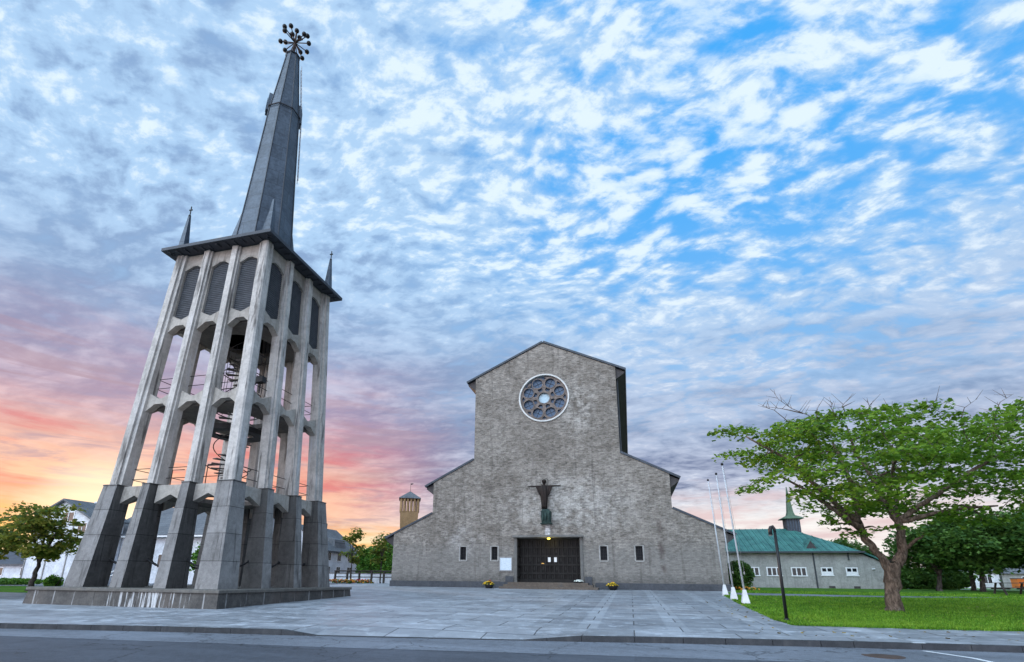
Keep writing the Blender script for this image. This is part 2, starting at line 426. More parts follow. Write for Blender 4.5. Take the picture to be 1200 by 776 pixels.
M['verdigris'] = plain('green_bronze', (.026, .05, .044), .7, .5, bumpy=.4)
M['white_paint'] = plain('white_paint', (.72, .73, .75), .5, .08)
M['white_wall'] = m_concrete('white_boarded_wall', (.62, .64, .68), dark=(.42, .43, .45), streak=.25)
M['grey_roof'] = m_metal_sheet('grey_roof_tiles', (.10, .11, .125), (.17, .18, .195), .3, .35, rough=.8, axis='roof')
M['glass'] = m_glass('dark_window_glass')
M['slit_glass'] = plain('dark_slit_glass', (.012, .013, .016), .5, .3, spec=.15)
M['rose_glass'] = m_glass('blue_leaded_glass', (.055, .10, .17), .3)
M['rose_pale'] = plain('pale_centre_glass', (.42, .56, .64), .3, .15)
M['rose_stone'] = plain('tracery_stone', (.17, .14, .125), .8, .4)
M['ring_white'] = plain('white_ring_plaster', (.60, .60, .58), .7, .15)
M['door'] = plain('dark_stained_oak', (.020, .0185, .0175), .65, .4, spec=.2)
M['door_glass'] = plain('door_glass', (.007, .006, .006), .4, .3, spec=.15)
M['porch'] = m_concrete('porch_concrete', (.17, .165, .155), streak=.4)
M['step'] = m_concrete('brown_step_stone', (.135, .11, .09), streak=.4)
M['paper'] = plain('white_paper', (.78, .80, .82), .8, .04)
M['brick_yellow'] = m_concrete('yellow_brick', (.29, .19, .10), dark=(.22, .14, .07), streak=.35)
M['annex'] = m_concrete('annex_render', (.33, .33, .315), dark=(.19, .19, .18), streak=.5)
M['bark'] = m_bark('maple_bark', (.135, .10, .078))
M['bark_dark'] = m_bark('dark_bark', (.06, .05, .045))
M['leaf'] = m_leaf('maple_leaf', (.008, .035, .006), (.075, .19, .018), (.25, .41, .05), .45)  # wide ramp paints sunlit and shaded contrast into the leaves
M['leaf_dark'] = m_leaf('dark_green_leaf', (.020, .058, .016), (.055, .135, .030), (.13, .24, .05), .35)  # darker green for park trees, shrubs and pots
M['leaf_gold'] = m_leaf('backlit_leaf', (.020, .06, .012), (.065, .14, .024), (.28, .27, .05), .55)  # golden end of the ramp paints sunset backlight into the leaf colour
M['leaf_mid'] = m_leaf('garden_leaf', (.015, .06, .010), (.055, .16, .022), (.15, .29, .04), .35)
M['fallen'] = m_leaf('fallen_leaf', (.10, .07, .02), (.22, .15, .03), (.34, .25, .06), .1)
M['pole_paint'] = plain('grey_white_pole_paint', (.50, .52, .55), .45, .15)
M['stair_steel'] = plain('galvanised_stair_steel', (.15, .135, .125), .6)
M['surround'] = m_concrete('pale_window_surround', (.36, .35, .33), streak=.5)
M['orange'] = plain('orange_paint', (.62, .17, .03), .6, .1)
M['yellow_flower'] = plain('yellow_petals', (.75, .48, .02), .7, .3, 30)
M['red_flower'] = plain('red_petals', (.35, .02, .03), .7, .4, 30)
M['white_flower'] = plain('white_petals', (.7, .72, .66), .7, .2, 30)
M['orange_flower'] = plain('orange_petals', (.62, .26, .03), .7, .4, 30)
M['pot'] = plain('black_pot', (.02, .02, .022), .5)
M['wood'] = plain('dark_weathered_wood', (.05, .042, .036), .8, .4)
M['lamp_glow'] = m_emit('lit_yellow_lamp', (1.0, .80, .12), 3.2)
M['warm_glow'] = m_emit('lit_hall_lamp', (1.0, .62, .2), .8)

def m_tower_plinth():
    m, nt, b = mat('stained_plinth_slabs', .85, .25); P = pos(nt); x, y, z = nt.sep(P)
    n1 = nt.noise(P, 1.2, 6, .65, .3); n2 = nt.noise(P, 9, 5, .7)
    col = nt.mix(nt.sstep(nt.add(nt.mul(n1, .6), nt.mul(n2, .4)), .35, .65), (.055, .052, .05), (.115, .108, .10))
    col = nt.mix(nt.sstep(nt.noise(P, .5, 2, .5), .5, .7, 0, .5), col, (.13, .105, .09))
    run = nt.noise(nt.comb(nt.mul(nt.add(x, y), 6.0), 0.0, nt.mul(z, .5)), 1.3, 5, .65)
    zone = nt.noise(nt.comb(nt.add(x, y), 0.0, 0.0), .33, 1, .5)
    # lime wash-out runs, thickest in the middle of the street side
    mid = nt.sstep(nt.m('ABSOLUTE', nt.add(x, 18.4)), 3.0, .4)
    fr = nt.mul(nt.sstep(y, 16.72, 16.66), mid)
    amt = nt.add(nt.mul(fr, .20), nt.mul(nt.sstep(zone, .5, .7), .06))
    runs = nt.sstep(nt.add(run, amt), .66, .82)
    col = nt.mix(nt.mul(runs, .85), col, (.60, .61, .62))
    bo = brick(nt, nt.comb(nt.add(x, y), nt.add(z, 2.0), 0.0), (1, 1, 1), (.85, .85, .85), (.3, .3, .3), 1.0, 1.06, 9.0, .013, smooth=.2, off=0)
    col = nt.mix(1.0, col, bo['Color'], 'MULTIPLY')
    ed = brick(nt, nt.comb(nt.add(x, y), nt.add(z, 2.0), 0.0), (0, 0, 0), (0, 0, 0), (1, 1, 1), 1.0, 1.06, 9.0, .05, smooth=.9, off=0)
    col = nt.mix(nt.mul(nt.mul(ed['Fac'], nt.sstep(run, .42, .55)), .55), col, (.5, .5, .5))
    nt.put(b.inputs['Base Color'], col); bump(nt, b, nt.add(n2, nt.mul(bo['Fac'], -1)), .4, .02)
    return m
M['tower_plinth'] = m_tower_plinth()

# ground surfaces
def m_paving():
    m, nt, b = mat('granite_paving', .45, .45); P = pos(nt); x, y, z = nt.sep(P)
    n1 = nt.noise(P, .35, 5, .6, .5); n2 = nt.noise(P, 2.2, 6, .68, .4); n3 = nt.noise(P, 22, 3, .6)
    v2 = nt.comb(x, y, 0.0)
    jl = brick(nt, nt.vm('MULTIPLY', v2, (1, 1, 1)), (1, 1, 1), (.74, .74, .74), (.22, .22, .22), 1.0, 2.4, 1.2, .022, smooth=.3)
    tile = brick(nt, v2, (.25, .25, .25), (.8, .8, .8), (.5, .5, .5), 1.0, 1.2, .6, .006, bias=0, smooth=.1)
    f = nt.add(nt.add(nt.mul(n1, .35), nt.mul(n2, .4)), nt.mul(tile['Color'], .28))
    colL = nt.mix(nt.sstep(f, .36, .74), (.235, .25, .275), (.47, .495, .535))
    # darker setts with pale runs of slabs leading to the porch
    wx = nt.m('FRACT', nt.m('DIVIDE', nt.add(x, 40.0), 2.35))
    stripe = nt.mul(nt.sstep(nt.m('ABSOLUTE', nt.sub(wx, .5)), .13, .10), 1.0)
    colR = nt.mix(nt.sstep(f, .36, .74), (.175, .19, .215), (.36, .385, .42))
    colR = nt.mix(nt.mul(stripe, .38), colR, (.46, .49, .53))
    right = nt.mul(nt.sstep(x, -2.83, -2.80), nt.sstep(y, 14.6, 14.63))
    col = nt.mix(right, colL, colR)
    pch = nt.mul(nt.sstep(nt.add(nt.mul(n2, .7), nt.mul(nt.noise(nt.vm('MULTIPLY', P, (.5, 1.6, 1)), 1.1, 4, .6), .5)), .62, .74), .55)
    col = nt.mix(pch, col, (.62, .66, .71))
    col = nt.mix(nt.sstep(nt.noise(P, .8, 6, .72, .5), .54, .72, 0, .6), col, (.12, .13, .15))
    col = nt.mix(1.0, col, jl['Color'], 'MULTIPLY')
    col = nt.mix(nt.sstep(n3, .3, .7, 0.0, .16), col, (.1, .1, .11))
    nt.put(b.inputs['Base Color'], col)
    nt.put(b.inputs['Roughness'], nt.sstep(n2, .3, .7, .38, .66))
    bump(nt, b, nt.add(nt.mul(n3, .4), nt.mul(jl['Fac'], -1)), .25, .01)
    return m
def m_asphalt(name, c, spec=.35, rough=.7):
    m, nt, b = mat(name, rough, spec); P = pos(nt)
    n1 = nt.noise(nt.vm('MULTIPLY', P, (.35, 1.5, 1)), .8, 5, .6); n2 = nt.noise(P, 45, 3, .7); n3 = nt.noise(P, 7, 4, .6)
    col = nt.mix(nt.sstep(nt.add(nt.mul(n1, .6), nt.mul(n3, .4)), .35, .65), tuple(k*.75 for k in c), tuple(k*1.25 for k in c))
    col = nt.mix(nt.sstep(n2, .45, .75, 0, .5), col, tuple(k*2.3 for k in c))
    vn = nt.vor(nt.vm('ADD', P, nt.vm('SCALE', nt.noise(P, 1.5, 3, .6, col=True))), .32, 'DISTANCE_TO_EDGE')['Distance']
    col = nt.mix(nt.sstep(vn, .010, .003, 0, .75), col, tuple(k*.35 for k in c))
    pt = brick(nt, nt.comb(nt.sep(P)[0], nt.sep(P)[1], 0.0), (.72, .72, .72), (1.2, 1.2, 1.2), (.8, .8, .8), 1.0, 5.3, 1.9, .03, smooth=.5)
    col = nt.mix(nt.sstep(nt.noise(P, .22, 2, .5), .44, .60, .12, .65), col, nt.mix(1.0, col, pt['Color'], 'MULTIPLY'))
    col = nt.mix(nt.sstep(nt.noise(P, 1.1, 5, .7, .6), .56, .74, 0, .5), col, tuple(k*.5 for k in c))
    nt.put(b.inputs['Base Color'], col); bump(nt, b, n2, .5, .006); return m
def m_grass():
    m, nt, b = mat('lawn', .9, .1); P = pos(nt)
    n1 = nt.noise(P, .45, 5, .6, .4); n2 = nt.noise(P, 9, 5, .7); n3 = nt.noise(nt.vm('MULTIPLY', P, (1, 2.5, 1)), 60, 3, .7)
    f = nt.add(nt.add(nt.mul(n1, .4), nt.mul(n2, .3)), nt.mul(n3, .3))
    nt.put(b.inputs['Base Color'], nt.mix(nt.sstep(f, .35, .68), (.035, .10, .010), (.12, .28, .022)))
    bump(nt, b, nt.add(n2, n3), 1.0, .05); return m
M['paving'] = m_paving()
M['asphalt'] = m_asphalt('dark_asphalt', (.058, .065, .080))
M['asphalt_pale'] = m_asphalt('worn_asphalt', (.135, .148, .172))
M['kerb'] = m_concrete('granite_kerb', (.05, .053, .058), streak=.3)
M['grass'] = m_grass()
M['blade'] = m_leaf('grass_blade', (.035, .10, .006), (.09, .25, .012), (.26, .42, .045), .3)
M['earth'] = plain('earth', (.06, .075, .04), .95, .4, 1.0)

# ================================================================== SETTING: ground, road, plaza, lawn
KX = [(-70, 3.4), (-24, 9.85), (-16.7, 10.85), (-12.15, 11.5), (-8.6, 11.85), (-7.7, 11.95), (-2.6, 12.6), (-1.2, 12.82), (1.08, 13.2), (4.67, 13.62), (7.85, 13.85), (14, 14.3), (70, 18.2)]
def ky(x):
    for (a, b), (c, d) in zip(KX, KX[1:]):
        if a <= x <= c: return b+(d-b)*(x-a)/(c-a)
def kh(x):   # kerb upstand: dropped where cars cross
    up = lambda t: max(0.0, min(1.0, t))
    return .015+.115*max(up((-7.7-x)/.9), up((x+2.6)/1.4))
def clip(poly, y0, keep_above):
    out = []
    for (a, b), (c, d) in zip(poly, poly[1:]+poly[:1]):
        ina = (b >= y0) == keep_above or b == y0; inb = (d >= y0) == keep_above or d == y0
        if ina: out.append((a, b))
        if ina != inb:
            t = (y0-b)/(d-b); out.append((a+(c-a)*t, y0))
    return out
def sheet(name, polys, off, material, fz=None):
    m = MB()
    for poly in polys:
        for ab in (False, True):
            pc = clip(poly, 46.0, ab)
            if len(pc) < 3: continue
            bm = bmesh.new(); vs_ = [bm.verts.new((a, b, 0)) for a, b in pc]
            bm.faces.new(vs_); bmesh.ops.triangulate(bm, faces=bm.faces[:])
            for f in bm.faces:
                pts = [(v.co.x, v.co.y, gz(v.co.y, off)) for v in f.verts]
                if f.normal.z < 0: pts.reverse()
                m.poly(pts)
            bm.free()
    return struct(m.build(name, material))
# one great sheet to the horizon
m = MB(); xs = [-2500, -300, -60, 0, 60, 300, 2500]; ys = [-400, 0, 46, 120, 400, 2500]
for i in range(len(xs)-1):
    for j in range(len(ys)-1):
        m.poly([(a, b, SL*min(b, 46)-.09) for a, b in ((xs[i], ys[j]), (xs[i+1], ys[j]), (xs[i+1], ys[j+1]), (xs[i], ys[j+1]))])
struct(m.build('ground', M['earth']))
kline = [(x, ky(x)) for x in sorted({k[0] for k in KX} | {-60+2*i for i in range(61)})]
sheet('road', [[(-70, -40), (70, -40)]+[(x, y+.05) for x, y in reversed(kline)]], -.02, M['asphalt'])
gut = [(x, y) for x, y in kline]
gl = [(-70, 2.2), (-15.2, 9.75), (-6.1, 10.45), (-.74, 11.0), (6, 11.6), (70, 16.2)]
sheet('gutter', [gl+[(x, y+.02) for x, y in reversed(kline)]], -.016, M['asphalt_pale'])
m = MB()    # kerb stones
for (x0, y0), (x1, y1) in zip(kline, kline[1:]):
    n = max(1, int((x1-x0)/.9))
    for k in range(n):
        a, b = x0+(x1-x0)*k/n, x0+(x1-x0)*(k+1)/n; g = .006
        qa, qb = y0+(y1-y0)*k/n, y0+(y1-y0)*(k+1)/n
        za, zb = SL*qa-.02, SL*qb-.02
        m.hexa([(a+g, qa, za-.1), (b-g, qb, zb-.1), (b-g, qb+.15, zb-.1), (a+g, qa+.15, za-.1)],
               [(a+g, qa+.012, za+kh(a)), (b-g, qb+.012, zb+kh(b)), (b-g, qb+.15, zb+kh(b)+.002), (a+g, qa+.15, za+kh(a)+.002)])
struct(m.build('kerb', M['kerb']))
# paving: a strip along the kerb that dips to the crossing, then the plaza and the side pavements
m = MB()
for (x0, y0), (x1, y1) in zip(kline, kline[1:]):
    m.poly([(x0, y0+.14, SL*y0-.02+kh(x0)), (x1, y1+.14, SL*y1-.02+kh(x1)), (x1, y1+1.1, gz(y1+1.1)), (x0, y0+1.1, gz(y0+1.1))])
struct(m.build('pavement', M['paving']))
back = [(x, y+1.1) for x, y in kline]
plaza = back+[(70, 22.6), (9.86, 17.2), (7.9, 16.98), (4.42, 16.95), (4.3, 18.2), (4.72, 25.7), (5.35, 34.2), (7.0, 40.4), (7.0, 60), (-24.4, 60), (-25.3, 49), (-25.9, 40), (-26.8, 27), (-27.3, 18.1), (-70, 17.6)]
sheet('plaza', [plaza], .11, M['paving'])
sheet('side_road', [[(-70, 17.6), (-27.3, 18.1), (-26.8, 22.9), (-70, 22.9)]], .07, M['asphalt_pale'])
sheet('lawn', [[(70, 22.6), (70, 120), (7.0, 120), (7.0, 40.4), (5.35, 34.2), (4.72, 25.7), (4.3, 18.2), (4.42, 16.95), (7.9, 16.98), (9.86, 17.2)],
               ], .125, M['grass'])
sheet('lawn_verge', [[(-70, 22.9), (-26.8, 22.9), (-26.4, 30), (-70, 30)]], .12, M['grass'])
sheet('yard', [[(-120, 30), (-26.4, 30), (-25.9, 40), (-25.3, 49), (-24.4, 60), (-24.4, 160), (-120, 160)]], .04, M['asphalt_pale'])
sheet('path', [[(5.5, 34.9), (8.6, 34.4), (14.0, 34.9), (21, 36.9), (21, 37.4), (14.5, 36.5), (9.4, 37.6), (6.05, 37.9)]], .132, M['asphalt_pale'])
sheet('far_road', [[(18, 66), (90, 66), (90, 70.5), (18, 70.5)]], .134, M['asphalt_pale'])
# painted line at the kerb and the worn paint on the stone
m = MB()
for (a, b) in (((5.86, 13.52), (6.1, 13.1)), ((6.1, 13.1), (6.32, 12.7)), ((6.32, 12.7), (6.45, 11.6))):
    m.poly([(a[0], a[1], SL*a[1]-.010), (a[0]+.12, a[1]+.02, SL*a[1]-.010), (b[0]+.12, b[1]+.02, SL*b[1]-.010), (b[0], b[1], SL*b[1]-.010)])
y0 = ky(5.95); z0 = SL*y0-.02+kh(5.95)
m.poly([(5.85, y0+.02, z0+.006), (6.1, y0+.035, z0+.006), (6.1, y0+.145, z0+.009), (5.85, y0+.13, z0+.009)])
struct(m.build('road_marking', M['white_paint']))
m = MB(); m.lathe((4.78, 12.55, SL*12.55-.016), [(.02, .008), (.26, .008), (.27, .004), (.36, .004), (.37, -.01)], 24)
tag(m.build('manhole_cover', M['rust']), 'round rusty iron manhole cover in the road beside the kerb', 'manhole cover')

# ================================================================== THE CHURCH
CX, CY = -6.35, 40.62      # centre of the front, plane of the front wall
ch = empty('church', (CX, CY, 1.0), 'large grey brick church with stepped gable front and round rose window', 'church')
A1, A2, A3 = 6.07, 9.66, 13.1
prof = [(-A3, .85), (A3, .85), (A3, 5.29), (A2, 6.94), (A2, 9.63), (A1, 11.46), (A1, 18.88), (0, 21.75),
        (-A1, 18.88), (-A1, 11.46), (-A2, 9.63), (-A2, 6.94), (-A3, 5.29)]
WIN = [(-6.84, 3.16), (-4.19, 3.16), (4.44, 3.15), (7.06, 3.15)]
holes = [[(a-.26, b), (a+.26, b), (a+.26, b+1.03), (a-.26, b+1.03)] for a, b in WIN]
DX0, DX1, DZ0, DZ1 = -2.42, 2.75, 1.46, 4.98
holes.append([(DX0, DZ0), (DX1, DZ0), (DX1, DZ1), (DX0, DZ1)])
holes.append(circ(.03, 16.63, 2.08, 48))
holed(prof, holes, (CX, CY, 0), (1, 0, 0), (0, 0, 1), (0, .7, 0)).build('front_wall', M['facade'], ch)
# long body behind the front
L0, L1 = CY+.7, CY+58
m = MB()
for s in (-1, 1):
    for a, z0, z1 in ((A1, 11.2, 18.9), (A2, 6.7, 9.66), (A3, .85, 5.3)):
        x0, x1 = sorted((CX+s*a, CX+s*(a-.4))); m.box(x0, x1, L0, L1, z0, z1)
m.prism([(CX+a, L1, b) for a, b in prof], (0, .4, 0))
m.build('side_wall', M['church_side'], ch)
def roof_slab(name, xa, za, xb, zb, th, y0, y1):
    d = Vector((xb-xa, 0, zb-za)).normalized(); n = Vector((-d.z, 0, d.x)); n = n if n.z > 0 else -n
    mb = MB(); P = [Vector((CX+xa, y0, za)), Vector((CX+xb, y0, zb))]
    mb.prism([P[0], P[1], P[1]+n*th, P[0]+n*th], (0, y1-y0, 0)); return mb.build(name, M['slate'], ch)
for s in (-1, 1):
    rf = roof_slab('nave_roof', 0, 21.78, s*6.86, 18.53, .17, CY-.10, L1+.5)
    roof_slab('aisle_roof', s*(A1+.004), 11.47, s*10.42, 9.245, .16, CY-.08, L1+.3)
    roof_slab('chapel_roof', s*(A2+.004), 6.95, s*13.88, 4.905, .15, CY-.08, L1+.3)
    # boxed eaves set back behind the front
    m = MB()
    for a, e, z in ((A1, 6.80, 18.45), (A2, 10.34, 9.18), (A3, 13.82, 4.84)):
        sl_ = .475 if a != A2 else .505
        m.prism([(CX+s*a, CY+.14, z+(e-a)*sl_), (CX+s*e, CY+.14, z+.01), (CX+s*e, CY+.14, z-.10), (CX+s*a, CY+.14, z-.62)], (0, 57.3, 0))
    m.build('eave', M['eave'], ch)
# clerestory windows along the nave
for s in (1,):
    for k in range(8):
        m = MB(); x = CX+s*A1; y = CY+4.2+6.4*k
        m.box(x-.02, x+.09, y-1.3, y+1.3, 13.6, 17.2); w_ = m.build('clerestory_window', M['eave_edge'], ch)
        g_ = MB(); [g_.box(x+.092, x+.10, y-1.15+j*.8, y-.45+j*.8, 13.8, 17.0) for j in range(3)]; g_.build('pane', M['glass'], w_)
m = MB(); m.tube([(CX+A1+.1, CY+.55, 18.3), (CX+A1+.1, CY+.55, 11.7)], .06, 8); m.build('drainpipe', M['eave_edge'], ch)
# plinth course, broken by the steps
m = MB()
m.box(CX-A3-.09, CX-3.28, CY-.09, CY+.05, .80, 1.47); m.box(CX+3.72, CX+A3+.09, CY-.09, CY+.05, .80, 1.47)
m.box(CX+A3-.02, CX+A3+.09, CY+.052, CY+58, .80, 1.47); m.box(CX-A3-.09, CX-A3+.02, CY+.052, CY+58, .80, 1.47)
m.build('plinth', M['plinth_stone'], ch, bevel=.015)
# slit windows
for a, b in WIN:
    f = MB(); x0, x1 = CX+a-.26, CX+a+.26
    f.box(x0-.10, x0+.004, CY-.03, CY+.2, b-.06, b+1.09); f.box(x1-.004, x1+.10, CY-.03, CY+.2, b-.06, b+1.09)
    f.box(x0+.006, x1-.006, CY-.028, CY+.2, b+1.03, b+1.088); f.box(x0-.05, x1+.05, CY-.06, CY+.2, b-.13, b-.062)
    fo = f.build('window', M['surround'], ch)
    g = MB(); g.box(x0-.05, x1+.05, CY+.22, CY+.25, b-.1, b+1.1); g.build('pane', M['slit_glass'], fo)
    g = MB(); [g.box(x0+.09+.125*k, x0+.12+.125*k, CY+.14, CY+.17, b, b+1.03) for k in range(3)]
    [g.box(x0, x1, CY+.172, CY+.20, b+.24+.26*k, b+.265+.26*k) for k in range(3)]; g.build('grille', M['iron'], fo)
# rose window
rc = (CX+.03, 16.63)
m = MB(); n = 64
rings = [[(rc[0]+r*math.cos(2*math.pi*k/n), y, rc[1]+r*math.sin(2*math.pi*k/n)) for k in range(n)] for r, y in ((2.04, CY+.4), (2.04, CY-.10), (2.16, CY-.10), (2.16, CY+.03))]
m.loft(rings, cap=False); ro = m.build('rose_window', M['ring_white'], ch)
hol = [circ(0, 0, .50, 20)]
for k in range(8):
    a = math.pi/8+k*math.pi/4
    hol.append(circ(1.42*math.cos(a), 1.42*math.sin(a), .455, 22))
    hol.append(circ(.83*math.cos(a), .83*math.sin(a), .205, 14))
for k in range(8):
    a = k*math.pi/4
    hol.append([(1.90*math.cos(a), 1.90*math.sin(a)), (1.83*math.cos(a+.13), 1.83*math.sin(a+.13)), (1.62*math.cos(a), 1.62*math.sin(a)), (1.83*math.cos(a-.13), 1.83*math.sin(a-.13))])
holed(circ(0, 0, 2.05, 64), hol, (rc[0], CY+.06, rc[1]), (1, 0, 0), (0, 0, 1), (0, .18, 0)).build('tracery', M['rose_stone'], ro)
m = MB()
for rr, cc_ in [(.50, (0, 0))]+[(.455, (1.42*math.cos(math.pi/8+k*math.pi/4), 1.42*math.sin(math.pi/8+k*math.pi/4))) for k in range(8)]:
    rg = [[(rc[0]+cc_[0]+(rr+d)*math.cos(2*math.pi*k/24), y, rc[1]+cc_[1]+(rr+d)*math.sin(2*math.pi*k/24)) for k in range(24)] for d, y in ((.0, CY+.08), (-.02, CY+.03), (.055, CY+.03), (.06, CY+.07))]
    m.loft(rg, cap=False)
m.build('roundel_moulding', M['rose_stone'], ro)
m = MB(); m.prism([(rc[0]+q[0], CY+.27, rc[1]+q[1]) for q in circ(0, 0, 2.07, 48)], (0, .03, 0)); m.build('rose_glass', M['rose_glass'], ro)
m = MB(); m.prism([(rc[0]+q[0], CY+.235, rc[1]+q[1]) for q in circ(0, 0, .49, 20)], (0, .03, 0)); m.build('centre_glass', M['rose_pale'], ro)
m = MB()
for k in range(8):
    a = math.pi/8+k*math.pi/4; c0 = (rc[0]+1.42*math.cos(a), rc[1]+1.42*math.sin(a))
    for t in (0, math.pi/2):
        d = Vector((math.cos(t+a), 0, math.sin(t+a)))*.44
        m.tube([(c0[0]-d.x, CY+.25, c0[1]-d.z), (c0[0]+d.x, CY+.25, c0[1]+d.z)], .018, 4)
m.build('leading', M['iron'], ro)
# porch: recess, frame, doors
x0, x1 = CX+DX0, CX+DX1
m = MB()
m.box(x0-.12, x0+.10, CY-.10, CY+.9, DZ0-.02, DZ1-.13); m.box(x1-.10, x1+.12, CY-.10, CY+.9, DZ0-.02, DZ1-.13)
m.box(x0-.12, x1+.12, CY-.14, CY+.9, DZ1-.127, DZ1+.03)
m.build('door_frame', M['porch'], ch, bevel=.012)
m = MB(); m.box(x0-.22, x1+.22, CY-.42, CY-.142, DZ1-.10, DZ1+.06); m.build('canopy', M['porch'], ch, bevel=.01)
m = MB(); m.box(x0+.1, x1-.1, CY+.705, CY+1.8, DZ0-.3, DZ0-.005); m.box(x0+.1, x1-.1, CY-.1, CY+.70, DZ0-.3, DZ0); m.build('threshold', M['step'], ch)
for s, (a, b) in (('l', (x0+.10, CX+.165)), ('r', (CX+.175, x1-.10))):
    d = MB(); d.box(a, b, CY+.86, CY+.90, DZ0, DZ1-.13); dl = d.build('door_leaf', M['door_glass'], ch)
    g = MB(); nn = 7
    for k in range(nn+1):
        xx = a+(b-a)*k/nn; g.box(max(a, xx-.045), min(b, xx+.045), CY+.76, CY+.858, DZ0+.003, DZ1-.135)
    for z in (.0, .62, 1.28, 1.95, 2.62, 3.24):
        g.box(a+.002, b-.002, CY+.742, CY+.758, DZ0+z+.004, DZ0+z+(.24 if z == 0 else .13))
    for i in range(nn):
        for j, z in enumerate((.30, .95, 1.62, 2.3, 2.95)):
            xx = a+(b-a)*(i+.5)/nn
            if (i+j) % 2 == 0: g.box(xx-.07, xx+.07, CY+.80, CY+.85, DZ0+z-.03, DZ0+z+.28)
    g.build('lattice', M['door'], dl)
    hx = b-.12 if s == 'l' else a+.12
    h = MB(); h.tube([(hx, CY+.74, DZ0+1.0), (hx, CY+.66, DZ0+1.02), (hx, CY+.66, DZ0+1.28), (hx, CY+.74, DZ0+1.30)], .018, 6); h.build('door_handle', M['bronze'], dl)
for a, b in ((x0+.101, x0+.16), (x1-.16, x1-.101)):   # panelled reveals
    g = MB()
    for k in range(3): g.box(a, b, CY+.02+.27*k, CY+.11+.27*k, DZ0, DZ1-.14)
    for z in (.3, 1.1, 1.9, 2.7): g.box(a, b, CY+.0, CY+.7, DZ0+z, DZ0+z+.12)
    g.build('reveal_panel', M['door'], ch)
m = MB()
for k, (e, d) in enumerate(((.98, 1.35), (.62, 1.0), (.26, .65))):
    m.box(CX-2.75-e*.75, CX+2.95+e*1.05, CY-d, CY-.145 if k < 2 else CY-.1, .86+.0*k if k == 0 else .98+.16*k-.01, .98+.16*(k+1) if k < 2 else 1.455)
m.build('step', M['step'], ch, bevel=.012)
for a, b in ((CX-3.25, CX-2.6), (CX+2.95, CX+3.5)):
    m = MB(); m.box(a, b, CY-.16, CY-.093, 1.0, 1.9); m.build('corner_block', M['plinth_stone'], ch, bevel=.02)

# lamp over the door (lit)
lp = empty('wall_lamp', (-6.08, CY-.28, 4.80), 'small lit yellow lamp under the canopy over the church door', 'lamp')
m = MB(); m.box(-6.2, -5.96, CY-.36, CY-.2, 4.83, 4.876); m.build('mount', M['iron'], lp)
m = MB(); m.lathe((-6.08, CY-.28, 4.70), [(.03, 0), (.10, .02), (.13, .07), (.11, .12), (.09, .128)], 14); m.build('lamp_globe', M['lamp_glow'], lp, smooth=True)
pl = bpy.data.lights.new('door_lamp_light', 'POINT'); pl.energy = 14; pl.color = (1, .8, .25); pl.shadow_soft_size = .1
po = bpy.data.objects.new('door_lamp_light', pl); po.location = (0, -.1, -.22); po.parent = lp; COL.objects.link(po)
# lamp burning inside the hall, seen through the door
hl = empty('hall_lamp', (-6.72, CY+.80, 2.86), 'small warm lamp gleaming behind the lattice of the church door', 'lamp')
m = MB(); m.tube([(-6.95, CY+.79, 2.78), (-6.8, CY+.79, 2.92), (-6.68, CY+.79, 2.90), (-6.62, CY+.79, 2.78)], .035, 6); m.build('lamp_arm', M['warm_glow'], hl)
for i, (xx, side) in enumerate(((-6.21, 'left'), (-5.72, 'right'))):
    m = MB(); m.box(xx-.11, xx+.11, CY+.725, CY+.738, 3.02, 3.38)
    tag(m.build('paper_notice', M['paper']), f'white paper notice on the {side} leaf of the dark church door', 'notice', 'paper notices on the church door')
# notice board
nb = empty('notice_board', (-9.58, CY, 2.84), 'grey framed notice board with white poster on the wall left of the door', 'notice board')
m = MB(); X0, X1, Z0, Z1 = -10.12, -9.06, 2.28, 3.38
m.box(X0, X1, CY-.06, CY-.004, Z0, Z1); m.build('back_panel', M['eave_edge'], nb)
m = MB(); t = .06
for a in ((X0-.02, X1+.02, Z0-.02, Z0+t), (X0-.02, X1+.02, Z1-t, Z1+.02), (X0-.02, X0+t, Z0+t+.002, Z1-t-.002), (X1-t, X1+.02, Z0+t+.002, Z1-t-.002)): m.box(a[0], a[1], CY-.10, CY-.062, a[2], a[3])
m.build('frame', M['church_side'], nb)
m = MB(); m.box(X0+t+.01, X1-t-.01, CY-.076, CY-.063, Z0+t+.01, Z1-t-.01)
pm, nt, b = mat('printed_poster', .5, .4); P = pos(nt); x_, y_, z_ = nt.sep(P)
d1 = nt.vor(nt.vm('MULTIPLY', P, (1, 0, 1)), 4.2, 'DISTANCE_TO_EDGE')['Distance']
nt.put(b.inputs['Base Color'], nt.mix(nt.sstep(d1, .05, .02, 0, .5), (.62, .70, .76), (.36, .46, .55)))
m.build('poster', pm, nb)

# bronze figure over the door
st = empty('statue', (-6.33, CY-.35, 6.0), 'dark bronze figure in long robe with arms stretched wide over the door', 'statue')
def skin_figure(name, joints, edges, radii, material, parent, levels=2):
    me = bpy.data.meshes.new(name); off = parent.location
    me.from_pydata([tuple(Vector(j)-off) for j in joints], edges, [])
    o = bpy.data.objects.new(name, me); COL.objects.link(o); o.parent = parent
    o.modifiers.new('skin', 'SKIN'); sub = o.modifiers.new('sub', 'SUBSURF'); sub.levels = levels; sub.render_levels = levels
    for v, r in zip(me.skin_vertices[0].data, radii): v.radius = (r[0], r[1]) if hasattr(r, '__len__') else (r, r)
    me.skin_vertices[0].data[0].use_root = True
    bpy.context.view_layer.update(); dg = bpy.context.evaluated_depsgraph_get()
    m2 = bpy.data.meshes.new_from_object(o.evaluated_get(dg)); m2.name = name
    o.modifiers.clear(); o.data = m2; m2.materials.clear(); m2.materials.append(material)
    for f in m2.polygons: f.use_smooth = True
    bpy.data.meshes.remove(me); return o
sx, sy = -6.36, CY-.36
